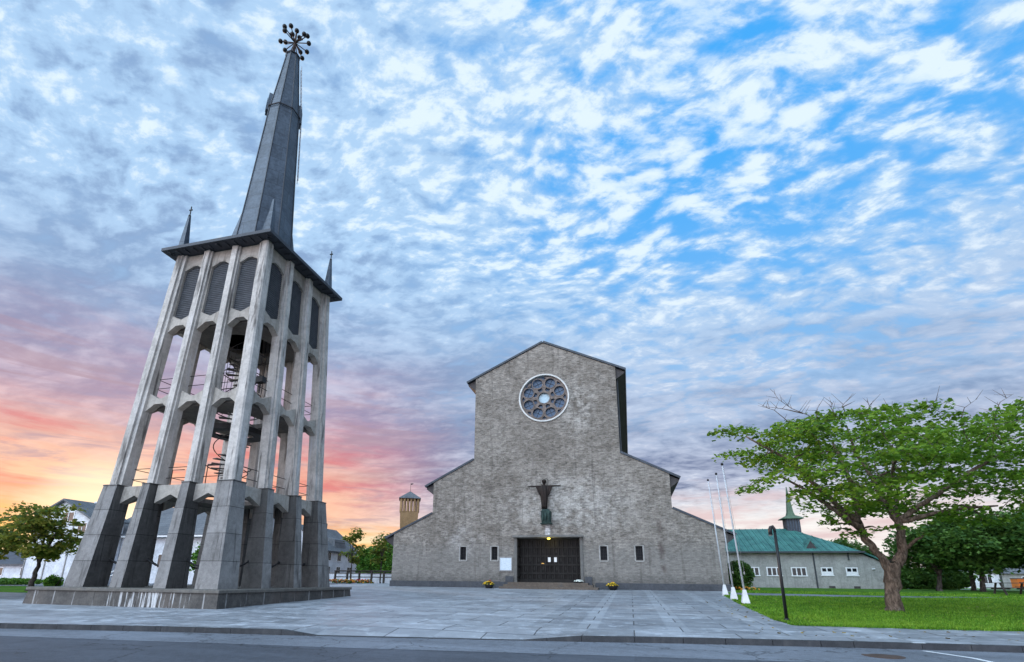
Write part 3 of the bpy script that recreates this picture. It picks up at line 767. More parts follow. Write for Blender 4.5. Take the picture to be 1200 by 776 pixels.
J = [(sx, sy, 7.95), (sx, sy, 8.35), (sx, sy, 8.78), (sx, sy, 8.98), (sx, sy-.02, 9.12), (sx, sy-.06, 9.30), (sx, sy-.06, 9.50)]
Rr = [.17, .19, .22, .11, .10, .25, .16]
E_ = [(0, 1), (1, 2), (2, 3), (3, 4), (4, 5), (5, 6)]
for s in (-1, 1):
    i = len(J)
    J += [(sx+s*.30, sy, 8.90), (sx+s*.68, sy-.04, 8.93), (sx+s*1.06, sy-.06, 8.92), (sx+s*1.20, sy-.06, 8.92)]; Rr += [.10, .075, .055, .05]
    E_ += [(2, i), (i, i+1), (i+1, i+2), (i+2, i+3)]
    i2 = i+3
    for k in range(5):   # fingers and thumb
        b0 = len(J); a = (-.06+.035*k) if k < 4 else -.075
        ln = (.10, .13, .14, .12, .07)[k]
        J += [(sx+s*(1.24 if k < 4 else 1.16), sy-.06+a*.5, 8.92+a), (sx+s*((1.24+ln) if k < 4 else 1.2), sy-.09, 8.92+a*1.3-(.03 if k == 4 else 0))]
        Rr += [.018, .012]; E_ += [(i2, b0), (b0, b0+1)]
    i = len(J)
    J += [(sx+s*.09, sy, 7.6), (sx+s*.08, sy-.02, 7.22), (sx+s*.09, sy, 7.08), (sx+s*.10, sy-.15, 7.04)]; Rr += [.11, .075, .06, .05]
    E_ += [(0, i), (i, i+1), (i+1, i+2), (i+2, i+3)]
body = skin_figure('body', J, E_, Rr, M['bronze'], st)
m = MB()   # robe: broad at the sleeves, narrowing to the feet, with folds
rings = []
for z, hw, dp in ((8.98, .30, .10), (8.84, .40, .17), (8.5, .37, .20), (8.1, .29, .19), (7.7, .25, .18), (7.35, .22, .17), (7.1, .235, .18)):
    rings.append([(sx+hw*math.cos(2*math.pi*k/36)*(1+.05*math.cos(9*2*math.pi*k/36+z*2)), sy+dp*math.sin(2*math.pi*k/36)*(1+.22*math.cos(9*2*math.pi*k/36+z*2)), z+.03*math.cos(2*math.pi*k/36*3)) for k in range(36)])
m.loft(rings); m.build('robe', M['bronze'], st, smooth=True)
for s in (-1, 1):   # hanging sleeves
    m = MB(); m.prism([(sx+s*.32, sy-.09, 8.97), (sx+s*.72, sy-.09, 8.97), (sx+s*.60, sy-.07, 8.70), (sx+s*.44, sy-.07, 8.28), (sx+s*.33, sy-.07, 8.15)], (0, .12, 0)); m.build('sleeve', M['bronze'], st, bevel=.02)
m = MB(); m.loft([[(sx+a*.055, sy-.20+b*.03, 9.20), (sx, sy-.24, 9.27), (sx, sy-.23, 9.34), (sx+a*.02, sy-.2, 9.36)] for a, b in ((-1, 1), (1, 1))], cap=False); m.build('face', M['bronze'], body)
m = MB(); n = 32; m.tube([(sx+.32*math.cos(2*math.pi*k/n), sy+.12, 9.30+.32*math.sin(2*math.pi*k/n)) for k in range(n+1)], .014, 5); m.build('halo', M['bronze'], st)
m = MB(); px0 = -6.24
m.hexa([(px0-.34, CY-.58, 5.98), (px0+.34, CY-.58, 5.98), (px0+.34, CY-.01, 5.98), (px0-.34, CY-.01, 5.98)], [(px0-.42, CY-.66, 6.90), (px0+.40, CY-.66, 6.90), (px0+.40, CY-.01, 6.90), (px0-.42, CY-.01, 6.90)])
m.hexa([(px0-.36, CY-.60, 6.90), (px0+.3, CY-.60, 6.90), (px0+.3, CY-.02, 6.90), (px0-.36, CY-.02, 6.90)], [(px0-.30, CY-.5, 7.07), (px0+.2, CY-.5, 7.07), (px0+.2, CY-.02, 7.07), (px0-.30, CY-.02, 7.07)])
m.box(px0-.46, px0+.46, CY-.64, CY-.005, 5.90, 5.978)
for k in range(3): m.tube([(px0-.25+.24*k, CY-.66, 6.1), (px0-.22+.24*k, CY-.70, 6.45), (px0-.26+.24*k, CY-.68, 6.8)], [.07, .10, .06], 8)
m.build('pedestal', M['verdigris'], st, bevel=.02)
m = MB(); m.box(px0-.50, px0-.36, CY-.69, CY-.662, 6.55, 6.82); m.build('plaque', M['church_side'], st)

# ================================================================== THE FREE-STANDING BELL TOWER
TX, TY = -19.68, 21.36
tw = empty('bell_tower', (TX, TY, gz(TY)), 'tall open concrete bell tower with dark pointed spire on a stone plinth', 'bell tower')
def S(z): return 3.417-.0445*(z-5.592)     # half width of the column front at height z
def face(k):     # (u, depth, z) -> world; u along the face in metres, depth inward
    c, s = [(1, 0), (0, 1), (-1, 0), (0, -1)][k]
    def f(q):
        u, d, z = q; x, y = u, -(S(z)-d)
        return Vector((TX+c*x-s*y, TY+s*x+c*y, z))
    return f
def flat(k, h):  # same, against a fixed half width h
    c, s = [(1, 0), (0, 1), (-1, 0), (0, -1)][k]
    return lambda q: Vector((TX+c*q[0]-s*(q[1]-h), TY+s*q[0]+c*(q[1]-h), q[2]))
ZT = 18.14; ZC = 5.592
# plinth
m = MB(); b0, b1 = 4.86, 4.76
m.hexa([(TX-b0, TY-b0, .2), (TX+b0, TY-b0, .2), (TX+b0, TY+b0, .2), (TX-b0, TY+b0, .2)], [(TX-b1, TY-b1, 1.02), (TX+b1, TY-b1, 1.02), (TX+b1, TY+b1, 1.02), (TX-b1, TY+b1, 1.02)])
pl_ = m.build('plinth', M['tower_plinth'], tw)
m = MB(); m.box(TX-4.83, TX+4.83, TY-4.83, TY+4.83, 1.022, 1.15); m.build('coping', M['coping'], pl_, bevel=.02)
def two_tone(o, inner=False):     # flanks: stained granite with the shade between piers painted in; outer faces rain-bleached
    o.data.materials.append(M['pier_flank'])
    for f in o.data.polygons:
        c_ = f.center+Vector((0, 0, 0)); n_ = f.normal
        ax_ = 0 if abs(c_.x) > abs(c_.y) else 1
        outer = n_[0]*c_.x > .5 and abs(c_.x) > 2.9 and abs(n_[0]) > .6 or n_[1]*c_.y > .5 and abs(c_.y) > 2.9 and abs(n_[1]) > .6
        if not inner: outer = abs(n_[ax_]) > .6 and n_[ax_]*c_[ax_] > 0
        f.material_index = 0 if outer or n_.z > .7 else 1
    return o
# battered granite piers: one per corner, two between on each side
def pier_mid(k, u):
    m = MB(); m.T = flat(k, 0)
    zb, h0, h1 = 1.152, 3.98, 3.54
    yb, yt = -h0, -h1
    w0, w1 = .315, .21
    inn = -2.85
    m.hexa([(u*1.06-w0, yb, zb), (u*1.06+w0, yb, zb), (u*1.04+w0*.86, inn, zb), (u*1.04-w0*.86, inn, zb)],
           [(u-w1, yt, ZC), (u+w1, yt, ZC), (u+w1*.86, inn, ZC), (u-w1*.86, inn, ZC)])
    m.T = m.T; m.box(u-w1-.015, u+w1+.015, yt-.02, inn, ZC+.001, ZC+.05)
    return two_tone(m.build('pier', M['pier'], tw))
for k in range(4):
    for u in (-1.08, 1.08): pier_mid(k, u)
    m = MB(); m.T = flat(k, 0)
    a0, a1, i0, i1 = 3.98, 3.53, 2.88, 2.74
    m.hexa([(-a0, -a0, 1.152), (-i0, -a0, 1.152), (-i0, -i0, 1.152), (-a0, -i0, 1.152)], [(-a1, -a1, ZC), (-i1, -a1, ZC), (-i1, -i1, ZC), (-a1, -i1, ZC)])
    m.box(-a1-.02, -i1+.02, -a1-.02, -i1+.02, ZC+.001, ZC+.05)
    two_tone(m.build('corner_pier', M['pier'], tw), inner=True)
# ribbed columns
for k in range(4):
    F = face(k)
    for t in (-1, 1):
        m = MB(); m.T = F
        for hw, d0, d1 in ((.17, 0, .13), (.25, .12, .60)):
            z0, z1 = ZC+.051, ZT
            m.hexa([(t*1.03-hw, d0, z0), (t*1.03+hw, d0, z0), (t*1.03+hw, d1, z0), (t*1.03-hw, d1, z0)],
                   [(t*.87-hw*.95, d0, z1), (t*.87+hw*.95, d0, z1), (t*.87+hw*.95, d1, z1), (t*.87-hw*.95, d1, z1)])
        m.build('column', M['column'], tw)
    m = MB(); c, s = [(1, 0), (0, 1), (-1, 0), (0, -1)][k]
    def corner(o, i, z):
        a, b = S(z)-o, S(z)-i; ch_ = .07
        pts = [(-a+ch_, -a), (-b, -a), (-b, -b), (-a, -b), (-a, -a+ch_)]
        return [(TX+c*x-s*y, TY+s*x+c*y, z) for x, y in pts]
    m.loft([corner(0, .44, ZC+.051), corner(0, .40, ZT)]); m.loft([corner(.11, .64, ZC+.051), corner(.11, .58, ZT)])
    m.build('corner_column', M['column'], tw)
# spandrels with broken-arch heads and V sills; bays centred at -2.0, 0, 2.0 (scaled with the taper)
LEV = [(4.84, 5.14, None, 5.585), (9.36, 9.64, 9.92, 10.16), (13.62, 13.92, 14.20, 14.46), (17.24, 17.50, None, ZT)]
def bay(z, t):
    return t*2.02*S(z)/3.417
for k in range(4):
    F = face(k)
    for li, (zs, zp, zv, ztop) in enumerate(LEV):
        m = MB(); m.T = F
        for t in (-1, 0, 1):
            cz = bay(zs, t); hw = .74*S(zs)/3.417 if li else .80; fw = .25*S(zs)/3.417 if li else .03
            top = [(cz+hw, .24, ztop), (cz-hw, .24, ztop)] if zv is None else [(cz+hw, .24, ztop+.08), (cz+.13, .24, zv), (cz-.13, .24, zv), (cz-hw, .24, ztop+.08)]
            po_ = [(cz-hw, .24, zs-.07), (cz-fw, .24, zp), (cz+fw, .24, zp), (cz+hw, .24, zs-.07)]+top
            n_ = len(po_); i = m._add(po_); j = m._add([(a, .58, b) for a, _, b in po_])
            m.f += [tuple(range(i, i+n_)), tuple(range(j+n_-1, j-1, -1))]+[(i+(q+1) % n_, i+q, j+q, j+(q+1) % n_) for q in range(n_)]
        m.build('spandrel', M['spandrel'], tw)
    # louvred bell openings, with a raised rim
    for t in (-1, 0, 1):
        def hexp(gap, d):
            out = []
            for u, z in ((-.60, 17.20), (-.16, 17.46), (.16, 17.46), (.60, 17.20), (.60, 14.52), (.04, 14.26), (-.04, 14.26), (-.60, 14.52)):
                zc = 15.86; sc_ = (abs(u)-gap)/abs(u) if abs(u) > gap else .2
                out.append((bay(z, t)+u*sc_*S(z)/3.0, d, zc+(z-zc)*(1-gap/1.6)))
            return out
        m = MB(); m.T = F
        A_, B_ = hexp(-.12, .25), hexp(.0, .25); n_ = len(A_)
        ia = m._add(A_); ib = m._add(B_); ic = m._add([(a, .37, b) for a, _, b in B_]); id_ = m._add([(a, .37, b) for a, _, b in A_])
        for q in range(n_):
            r = (q+1) % n_
            m.f += [(ia+q, ia+r, ib+r, ib+q), (ib+q, ib+r, ic+r, ic+q), (ic+q, ic+r, id_+r, id_+q), (id_+q, id_+r, ia+r, ia+q)]
        fr_ = m.build('opening_rim', M['spandrel'], tw)
        m = MB(); m.T = F; hp = hexp(-.02, .46); m.poly(hp); m.poly([(a, .49, b) for a, _, b in reversed(hp)])
        lo = m.build('louvre_backing', M['iron'], fr_)
        m = MB(); m.T = F
        z = 14.27
        while z < 17.42:
            hw = .615 if z < 17.15 else .615-(z-17.15)*1.35
            if z < 14.5: hw = max(.10, (z-14.22)*2.1)
            hw *= S(z)/3.0; c_ = bay(z, t)
            m.hexa([(c_-hw, .37, z), (c_+hw, .37, z), (c_+hw, .45, z+.04), (c_-hw, .45, z+.04)], [(c_-hw, .37, z+.085), (c_+hw, .37, z+.085), (c_+hw, .45, z+.125), (c_-hw, .45, z+.125)])
            z += .115
        m.build('louvre', M['louvre'], lo)
# floors with a round stair well
for z, th in ((5.28, .22), (9.55, .25), (13.85, .25)):
    m = MB(); a = S(z)-.68; n = 40; r = 1.42
    sq = []
    for q in range(n):
        an = 2*math.pi*q/n; cx_, sx_ = math.cos(an), math.sin(an); l = a/max(abs(cx_), abs(sx_)); sq.append((TX+cx_*l, TY+sx_*l))
    ci = [(TX+r*math.cos(2*math.pi*q/n), TY+r*math.sin(2*math.pi*q/n)) for q in range(n)]
    m.loft([[(x, y, z) for x, y in ci], [(x, y, z) for x, y in sq], [(x, y, z+th) for x, y in sq], [(x, y, z+th) for x, y in ci], [(x, y, z) for x, y in ci]], cap=False)
    m.build('floor_slab', M['slab'], tw)
for z in (8.75,):   # steel landing drums hanging below the floors
    m = MB(); n = 40
    rg = [[(TX+r*math.cos(2*math.pi*q/n), TY+r*math.sin(2*math.pi*q/n), zz) for q in range(n)] for r, zz in ((.92, z), (1.42, z), (1.42, z+.26), (1.36, z+.26), (1.36, z+.06), (.92, z+.06), (.92, z))]
    m.loft(rg, cap=False); m.build('stair_landing', M['iron'], tw)
# spiral stair
m = MB(); m.tube([(TX, TY, 5.3), (TX, TY, 14.0)], .06, 8)
st_ = m.build('spiral_stair', M['stair_steel'], tw)
m = MB()
for q in range(44):
    a = q*.47; z = 5.62+q*.19
    ca, sa = math.cos(a), math.sin(a); cb, sb = math.cos(a+.40), math.sin(a+.40)
    m.prism([(TX+.06*ca, TY+.06*sa, z), (TX+.86*ca, TY+.86*sa, z), (TX+.86*cb, TY+.86*sb, z), (TX+.06*cb, TY+.06*sb, z)], (0, 0, .045))
m.build('step', M['stair_steel'], st_)
m = MB(); m.tube([(TX+.88*math.cos(q*.235), TY+.88*math.sin(q*.235), 6.5+q*.095) for q in range(80)], .025, 5)
for zz in (7.0, 9.9, 11.0, 12.1, 13.2): m.tube([(TX+1.0*math.cos(2*math.pi*q/28), TY+1.0*math.sin(2*math.pi*q/28), zz) for q in range(29)], .028, 5)
for q in range(14):
    a = 2*math.pi*q/14; m.tube([(TX+1.0*math.cos(a), TY+1.0*math.sin(a), 9.9), (TX+1.0*math.cos(a), TY+1.0*math.sin(a), 13.4)], .013, 4)
m.build('handrail', M['iron'], st_)
# guard cables in the open storeys, and two posts
for k in range(4):
    F = face(k)
    for zz in (ZC, 10.2):
        m = MB(); m.T = F
        for h in (.38, .88): m.tube([(-S(zz)+.5, .55, zz+h), (S(zz)-.5, .55, zz+h)], .018, 5)
        m.build('guard_rail', M['iron'], tw)
m = MB(); m.tube([(TX+.6, TY-2.0, 5.5), (TX+.6, TY-2.0, 6.75), (TX+1.3, TY-2.0, 6.75), (TX+1.3, TY-2.0, 5.5)], .025, 5); m.tube([(TX-1.2, TY-2.2, 5.5), (TX-1.2, TY-2.2, 6.5), (TX-.5, TY-2.2, 6.5)], .022, 5)
m.build('stair_gate', M['rust'], tw)
# floodlight on the upper storey
m = MB(); m.box(TX+2.55, TX+2.95, TY-2.0, TY-1.7, 10.75, 11.05); m.tube([(TX+2.75, TY-1.85, 10.2), (TX+2.75, TY-1.85, 10.8)], .03, 6); m.build('floodlight', M['black'], tw)
# sagging chains between the piers
for k in range(4):
    for t in (-1, 0, 1):
        m = MB(); m.T = flat(k, 0); u0 = t*2.06
        pts = []
        for q in range(13):
            a = q/12; uu = u0-.74+1.48*a; pts.append((uu, -3.05, 2.32-.26*math.sin(math.pi*a)))
        m.tube(pts, [.03 if q % 2 else .045 for q in range(13)], 6); m.ball(pts[0], .07); m.ball(pts[-1], .07)
        m.build('chain', M['iron'], tw)
# roof
m = MB(); e = 3.36; zr = 18.16
m.hexa([(TX-e, TY-e, zr), (TX+e, TY-e, zr), (TX+e, TY+e, zr), (TX-e, TY+e, zr)], [(TX-e, TY-e, zr+.17), (TX+e, TY-e, zr+.17), (TX+e, TY+e, zr+.17), (TX-e, TY+e, zr+.17)])
for q in range(-6, 7):
    for s in (-1, 1):
        m.box(TX+q*.5-.06, TX+q*.5+.06, *sorted((TY+s*2.86, TY+s*3.22)), zr-.05, zr-.002); m.box(*sorted((TX+s*2.86, TX+s*3.22)), TY+q*.5-.06, TY+q*.5+.06, zr-.05, zr-.003)
ro_ = m.build('roof', M['lead_dark'], tw)
m = MB(); e2 = 1.5
m.hexa([(TX-e+.02, TY-e+.02, zr+.172), (TX+e-.02, TY-e+.02, zr+.172), (TX+e-.02, TY+e-.02, zr+.172), (TX-e+.02, TY+e-.02, zr+.172)], [(TX-e2, TY-e2, 19.3), (TX+e2, TY-e2, 19.3), (TX+e2, TY+e2, 19.3), (TX-e2, TY+e2, 19.3)])
m.build('roof_sheet', M['spire'], ro_)
# spire: octagon with flat sides along the tower
def octa(ap, z, tw_=0.0): return [(TX+ap/math.cos(math.pi/8)*math.cos(math.pi/8+q*math.pi/4), TY+ap/math.cos(math.pi/8)*math.sin(math.pi/8+q*math.pi/4), z) for q in range(8)]
SP = [(1.54, 18.7), (1.38, 20.8), (1.16, 24.4), (.86, 29.75), (.82, 29.95), (.35, 34.80), (.35, 34.86)]
m = MB(); m.loft([octa(a, z) for a, z in SP]); sp = m.build('spire', M['spire'], tw)
m = MB()
for q in range(8): m.tube([octa(a+.012, z)[q] for a, z in SP[:6]], .035, 4)
for a, z in ((.905, 29.85), (.39, 34.8)): m.tube(octa(a+.015, z)+[octa(a+.015, z)[0]], .045, 5)
m.build('ridge_roll', M['lead_dark'], sp)
m = MB()   # broach at the foot
for q in range(4):
    a = math.pi/4+q*math.pi/2; d = Vector((math.cos(a), math.sin(a), 0)); t = Vector((-d.y, d.x, 0)); c0 = Vector((TX, TY, 0))
    m.loft([[c0+d*1.95+Vector((0, 0, 18.9)), c0+d*1.50+t*.5+Vector((0, 0, 18.9)), c0+d*1.50-t*.5+Vector((0, 0, 18.9))], [c0+d*1.40+Vector((0, 0, 21.9)), c0+d*1.39+t*.02+Vector((0, 0, 21.9)), c0+d*1.39-t*.02+Vector((0, 0, 21.9))]])
m.build('broach', M['spire'], sp)
for q in (0, 2):   # hooded vents
    a = math.pi/4+q*math.pi/2; d = Vector((math.cos(a), math.sin(a), 0)); t = Vector((-d.y, d.x, 0)); c0 = Vector((TX, TY, 0))
    P3 = lambda o, u, z: c0+d*o+t*u+Vector((0, 0, z))
    m = MB(); m.prism([P3(1.05, -.27, 29.6), P3(1.05, .27, 29.6), P3(1.0, .27, 30.6), P3(.98, 0, 31.2), P3(1.0, -.27, 30.6)], -d*.5)
    lu = m.build('spire_vent', M['spire'], sp)
    m = MB(); m.prism([P3(1.07, -.17, 29.75), P3(1.07, .17, 29.75), P3(1.05, .17, 30.4), P3(1.04, 0, 30.75), P3(1.05, -.17, 30.4)], -d*.02); m.build('vent_opening', M['black'], lu)
m = MB()   # maintenance ladder up the far side
a = math.pi/4; d = Vector((math.cos(a), math.sin(a), 0)); t = Vector((-d.y, d.x, 0))
def lp_(z, u): 
    ap = 1.43-(z-20.8)*.0592 if z < 29.8 else .88-(z-29.9)*.104
    return Vector((TX, TY, z))+d*(ap+.17)+t*u
for u in (-.16, .16): m.tube([lp_(z, u) for z in (25.4, 29.8, 30, 34.2)], .02, 4)
for q in range(29): m.tube([lp_(25.6+q*.3, -.16), lp_(25.6+q*.3, .16)], .016, 4)
m.build('ladder', M['white_wall'], sp)
# corner pinnacles
for q in range(4):
    sxx, syy = ((-1, -1), (1, -1), (1, 1), (-1, 1))[q]; px_, py_ = TX+sxx*2.7, TY+syy*2.7
    m = MB(); R2 = lambda h, z: [(px_-h, py_-h, z), (px_+h, py_-h, z), (px_+h, py_+h, z), (px_-h, py_+h, z)]
    m.loft([R2(.20, 18.45), R2(.165, 18.9), R2(.05, 20.7)]); pn = m.build('pinnacle', M['spire'], tw)
    if q == 1: continue
    m = MB(); m.tube([(px_, py_, 20.65), (px_, py_, 21.35)], .03, 5); m.box(px_-.10, px_+.10, py_-.025, py_+.025, 21.10, 21.16); m.ball((px_, py_, 20.75), .07); m.build('cross', M['iron'], pn)
# star finial with clustered balls
fc = Vector((TX, TY, 36.05))
m = MB(); m.tube([(TX, TY, 34.8), (TX, TY, 36.9)], [.11, .05], 8)
for q in range(4):
    a = q*math.pi/2+.4; m.tube([(TX+.28*math.cos(a), TY+.28*math.sin(a), 34.86), (TX+.05*math.cos(a), TY+.05*math.sin(a), 35.9)], .03, 5)
fi = m.build('finial', M['rust'], tw)
dirs = [Vector(q).normalized() for q in ((1, 0, .15), (-1, 0, .15), (0, 1, .15), (0, -1, .15), (0, 0, 1))]
for dv in dirs:
    u = dv.orthogonal().normalized(); v = dv.cross(u)
    m = MB(); tips = []
    for j in range(3):
        a = 2*math.pi*j/3+.5; e_ = (dv+(u*math.cos(a)+v*math.sin(a))*.34).normalized()*(.95 if dv.z < .9 else .8)
        m.tube([fc, fc+e_], .032, 5); tips.append(fc+e_)
    m.tube([fc, fc+dv*.6], .03, 5); ar = m.build('star_arm', M['rust'], fi)
    for tp in tips:
        m = MB(); m.ball(tp, .15, 12, 9); m.build('ball', M['black'], ar, smooth=True)

# ================================================================== PARISH HALL with the copper roof
ax = empty('parish_hall', (17, 60, gz(60)), 'low grey rendered hall with green copper roof and small spire behind lawn', 'hall')
HX0, HX1, HY, HZ = 3.0, 22.2, 60.0, 4.72
m = MB(); m.box(HX0, HX1, HY, HY+13, .9, HZ)
m.prism([(HX1+.002, HY+.03, .9), (24.5, HY+.03, .9), (24.5, HY+.03, 3.45), (23.6, HY+.03, 4.02), (HX1+.002, HY+.03, 4.62)], (0, 12.9, 0))
m.build('wall', M['annex'], ax)
m = MB(); ov = .45; rz0, rz1 = HZ-.05, 7.68
e0, e1 = HX0-.4, HX1+ov
ya, yb = HY-ov, HY+13+ov; ym = HY+6.5; rx = 18.1
m.poly([(e0, ya, rz0), (e1, ya, rz0), (rx, ym, rz1), (e0, ym, rz1)]); m.poly([(e1, ya, rz0), (e1, yb, rz0), (rx, ym, rz1)])
m.poly([(e1, yb, rz0), (e0, yb, rz0), (e0, ym, rz1), (rx, ym, rz1)]); m.poly([(e0, ya, rz0-.02), (e0, yb, rz0-.02), (e1, yb, rz0-.02), (e1, ya, rz0-.02)])
m.poly([(e0, yb, rz0), (e0, ya, rz0), (e0, ym, rz1)])
rf = m.build('roof', M['copper'], ax)
m = MB()
x = e0+.3
while x < rx+4.6:
    zt = 1.0 if x < rx else max(.02, (e1-x)/(e1-rx))
    m.tube([(x, ya, rz0+.03), (x, ya+(ym-ya)*zt, rz0+(rz1-rz0)*zt+.03)], .035, 4); x += .62
m.build('seam', M['copper'], rf)
m = MB(); m.box(e0, e1, ya-.12, ya-.002, rz0-.09, rz0+.08); m.box(e1+.002, e1+.1, ya-.12, yb, rz0-.09, rz0+.08); m.build('gutter', M['eave_edge'], rf)
m = MB()
m.prism([(HX1+.3, HY-.25, 4.66), (23.65, HY-.25, 4.08), (24.8, HY-.25, 3.34), (24.8, HY-.25, 3.48), (23.72, HY-.25, 4.23), (HX1+.3, HY-.25, 4.80)], (0, 13.4, 0)); m.build('lean_to_roof', M['copper'], ax)
m = MB(); dxc = 18.32
m.prism([(dxc-.70, HY+.55, 5.02), (dxc+.70, HY+.55, 5.02), (dxc, HY+.55, 6.12)], (0, 3.0, 0)); dm = m.build('dormer', M['copper'], rf)
m = MB(); m.prism([(dxc-.50, HY+.50, 5.06), (dxc+.50, HY+.50, 5.06), (dxc, HY+.50, 5.88)], (0, .04, 0)); m.build('dormer_opening', M['eave'], dm)
fx = 18.45
m = MB(); m.box(fx-.72, fx+.72, ym-.72, ym+.72, 6.9, 8.75); fl = m.build('turret', M['lead_dark'], ax)
m = MB()
for q in range(5): m.box(fx-.62+q*.28, fx-.50+q*.28, ym-.76, ym-.722, 7.3, 8.7)
m.build('slat', M['spire'], fl)
m = MB(); Q4 = lambda h, z: [(fx-h, ym-h, z), (fx+h, ym-h, z), (fx+h, ym+h, z), (fx-h, ym+h, z)]
m.loft([Q4(1.12, 8.75), Q4(1.05, 8.85), Q4(.40, 9.2), Q4(.30, 9.6), Q4(.03, 12.6)]); m.build('turret_spire', M['copper_old'], fl)
m = MB(); m.tube([(18.2, HY-.07, 4.66), (18.2, HY-.07, 1.0)], .07, 8); m.tube([(21.35, HY-.07, 4.66), (21.35, HY-.07, 3.9)], .07, 8); m.build('drainpipe', M['eave_edge'], ax)
def hall_window(xc, w_, z0, z1, nl, low):
    f = MB(); x0, x1 = xc-w_/2, xc+w_/2
    f.box(x0-.06, x1+.06, HY-.05, HY-.003, z1-.02, z1+.08); f.box(x0-.1, x1+.1, HY-.09, HY-.003, z0-.10, z0)
    for q in range(nl+1):
        xx = x0+(x1-x0)*q/nl; f.box(xx-.055, xx+.055, HY-.045, HY-.003, z0+.002, z1-.022)
    fo = f.build('window', M['white_paint'], ax)
    g = MB(); g.box(x0+.0, x1-.0, HY-.02, HY-.004, z0+.004, z1-.024); g.build('pane', M['glass'], fo)
    if low:
        g = MB(); g.box(x0+.06, x1-.06, HY-.028, HY-.022, z0+.01, z0+(z1-z0)*.5); g.build('blind', M['white_paint'], fo)
for xc in (12.3, 14.4, 16.7): hall_window(xc, 1.32, 2.36, 3.10, 3, False)
for xc in (19.25, 21.47): hall_window(xc, .95, 2.42, 3.10, 2, True)
for xc in (19.5, 21.7):
    m = MB(); m.box(xc-.28, xc+.28, HY-.03, HY-.004, 1.14, 1.36); m.build('cellar_vent', M['eave'], ax)
m = MB(); m.box(23.25, 23.5, HY-.12, HY+.025, 3.0, 3.1); m.build('wall_light', M['white_paint'], ax)

# ================================================================== YELLOW BRICK TOWER behind the church
by = empty('brick_tower', (-32.0, 70, gz(70)), 'small yellow brick tower with slatted top and grey pyramid roof behind church', 'tower')
bx, byy = -32.0, 71.6
def rsq(h, z, an=R(24)):
    return [(bx+h*math.sqrt(2)*math.cos(an+math.pi/4+q*math.pi/2), byy+h*math.sqrt(2)*math.sin(an+math.pi/4+q*math.pi/2), z) for q in range(4)]
m = MB(); m.loft([rsq(1.0, .9), rsq(1.0, 8.0), rsq(1.26, 9.0), rsq(1.36, 11.3)]); m.build('shaft', M['brick_yellow'], by)
m = MB(); m.loft([rsq(.75, 11.31), rsq(.75, 11.4)]); 
for q in range(4):
    a, b = Vector(rsq(1.26, 11.3)[q]), Vector(rsq(1.26, 11.3)[(q+1) % 4])
    for j in range(5):
        c0 = a.lerp(b, j/5 if j else .02)
        m.box(c0.x-.15, c0.x+.15, c0.y-.15, c0.y+.15, 11.3, 13.2)
m.build('belfry_post', M['brick_yellow'], by)
m = MB(); m.loft([rsq(1.62, 13.2), rsq(1.62, 13.28), rsq(.03, 14.5)]); m.build('roof', M['grey_roof'], by)
m = MB(); m.tube([(bx, byy, 14.4), (bx, byy, 15.75)], .03, 5); m.prism([(bx, byy, 15.5), (bx+.42, byy, 15.6), (bx+.42, byy, 15.72), (bx, byy, 15.72)], (0, .03, 0)); m.build('weather_vane', M['iron'], by)

# ================================================================== HOUSES on the left
def house(name, label, x0, x1, y0, y1, ze, zr, axis, zb, wins=(), roof=M['grey_roof'], wall=M['white_wall'], ov=.4):
    o = empty(name, ((x0+x1)/2, y0, zb), label, 'house' if 'house' in name else 'building')
    m = MB()
    if axis == 'x':
        ym_ = (y0+y1)/2; m.prism([(x0, y0, zb-.3), (x0, y1, zb-.3), (x0, y1, ze), (x0, ym_, zr), (x0, y0, ze)], (x1-x0, 0, 0))
    else:
        xm_ = (x0+x1)/2; m.prism([(x0, y0, zb-.3), (x1, y0, zb-.3), (x1, y0, ze), (xm_, y0, zr), (x0, y0, ze)], (0, y1-y0, 0))
    m.build('wall', wall, o)
    m = MB(); th = .18
    if axis == 'x':
        sl_ = (zr-ze)/((y1-y0)/2)
        for ya_, s_ in ((y0, -1), (y1, 1)):
            m.prism([(x0-ov, ya_+s_*ov, ze-ov*sl_+.01), (x0-ov, ym_, zr+.01), (x0-ov, ym_, zr+th), (x0-ov, ya_+s_*ov, ze-ov*sl_+th)], (x1-x0+2*ov, 0, 0))
    else:
        sl_ = (zr-ze)/((x1-x0)/2)
        for xa_, s_ in ((x0, -1), (x1, 1)):
            m.prism([(xa_+s_*ov, y0-ov, ze-ov*sl_+.01), (xm_, y0-ov, zr+.01), (xm_, y0-ov, zr+th), (xa_+s_*ov, y0-ov, ze-ov*sl_+th)], (0, y1-y0+2*ov, 0))
    rr = m.build('roof', roof, o)
    for (fx_, fz_, w_, h_) in wins:
        f = MB(); X0, X1, Z0, Z1 = fx_-w_/2, fx_+w_/2, fz_-h_/2, fz_+h_/2
        for a_ in ((X0-.09, X1+.09, Z0-.09, Z0), (X0-.09, X1+.09, Z1, Z1+.09), (X0-.09, X0, Z0+.002, Z1-.002), (X1, X1+.09, Z0+.002, Z1-.002), ((X0+X1)/2-.035, (X0+X1)/2+.035, Z0+.002, Z1-.002)):
            f.box(a_[0], a_[1], y0-.05, y0-.003, a_[2], a_[3])
        fo = f.build('window', M['white_paint'], o)
        g = MB(); g.box(X0, X1, y0-.02, y0-.004, Z0, Z1); g.build('pane', M['glass'], fo)
    return o, rr
GY = gz(60)
h1, r1 = house('white_house', 'two storey white house with grey roof to the right of the bell tower', -48.6, -40.0, 62, 71.5, 5.3, 8.6, 'y', GY-.0, [(-44.3, 4.5, .95, 1.0), (-44.3, 2.55, .95, 1.1)])
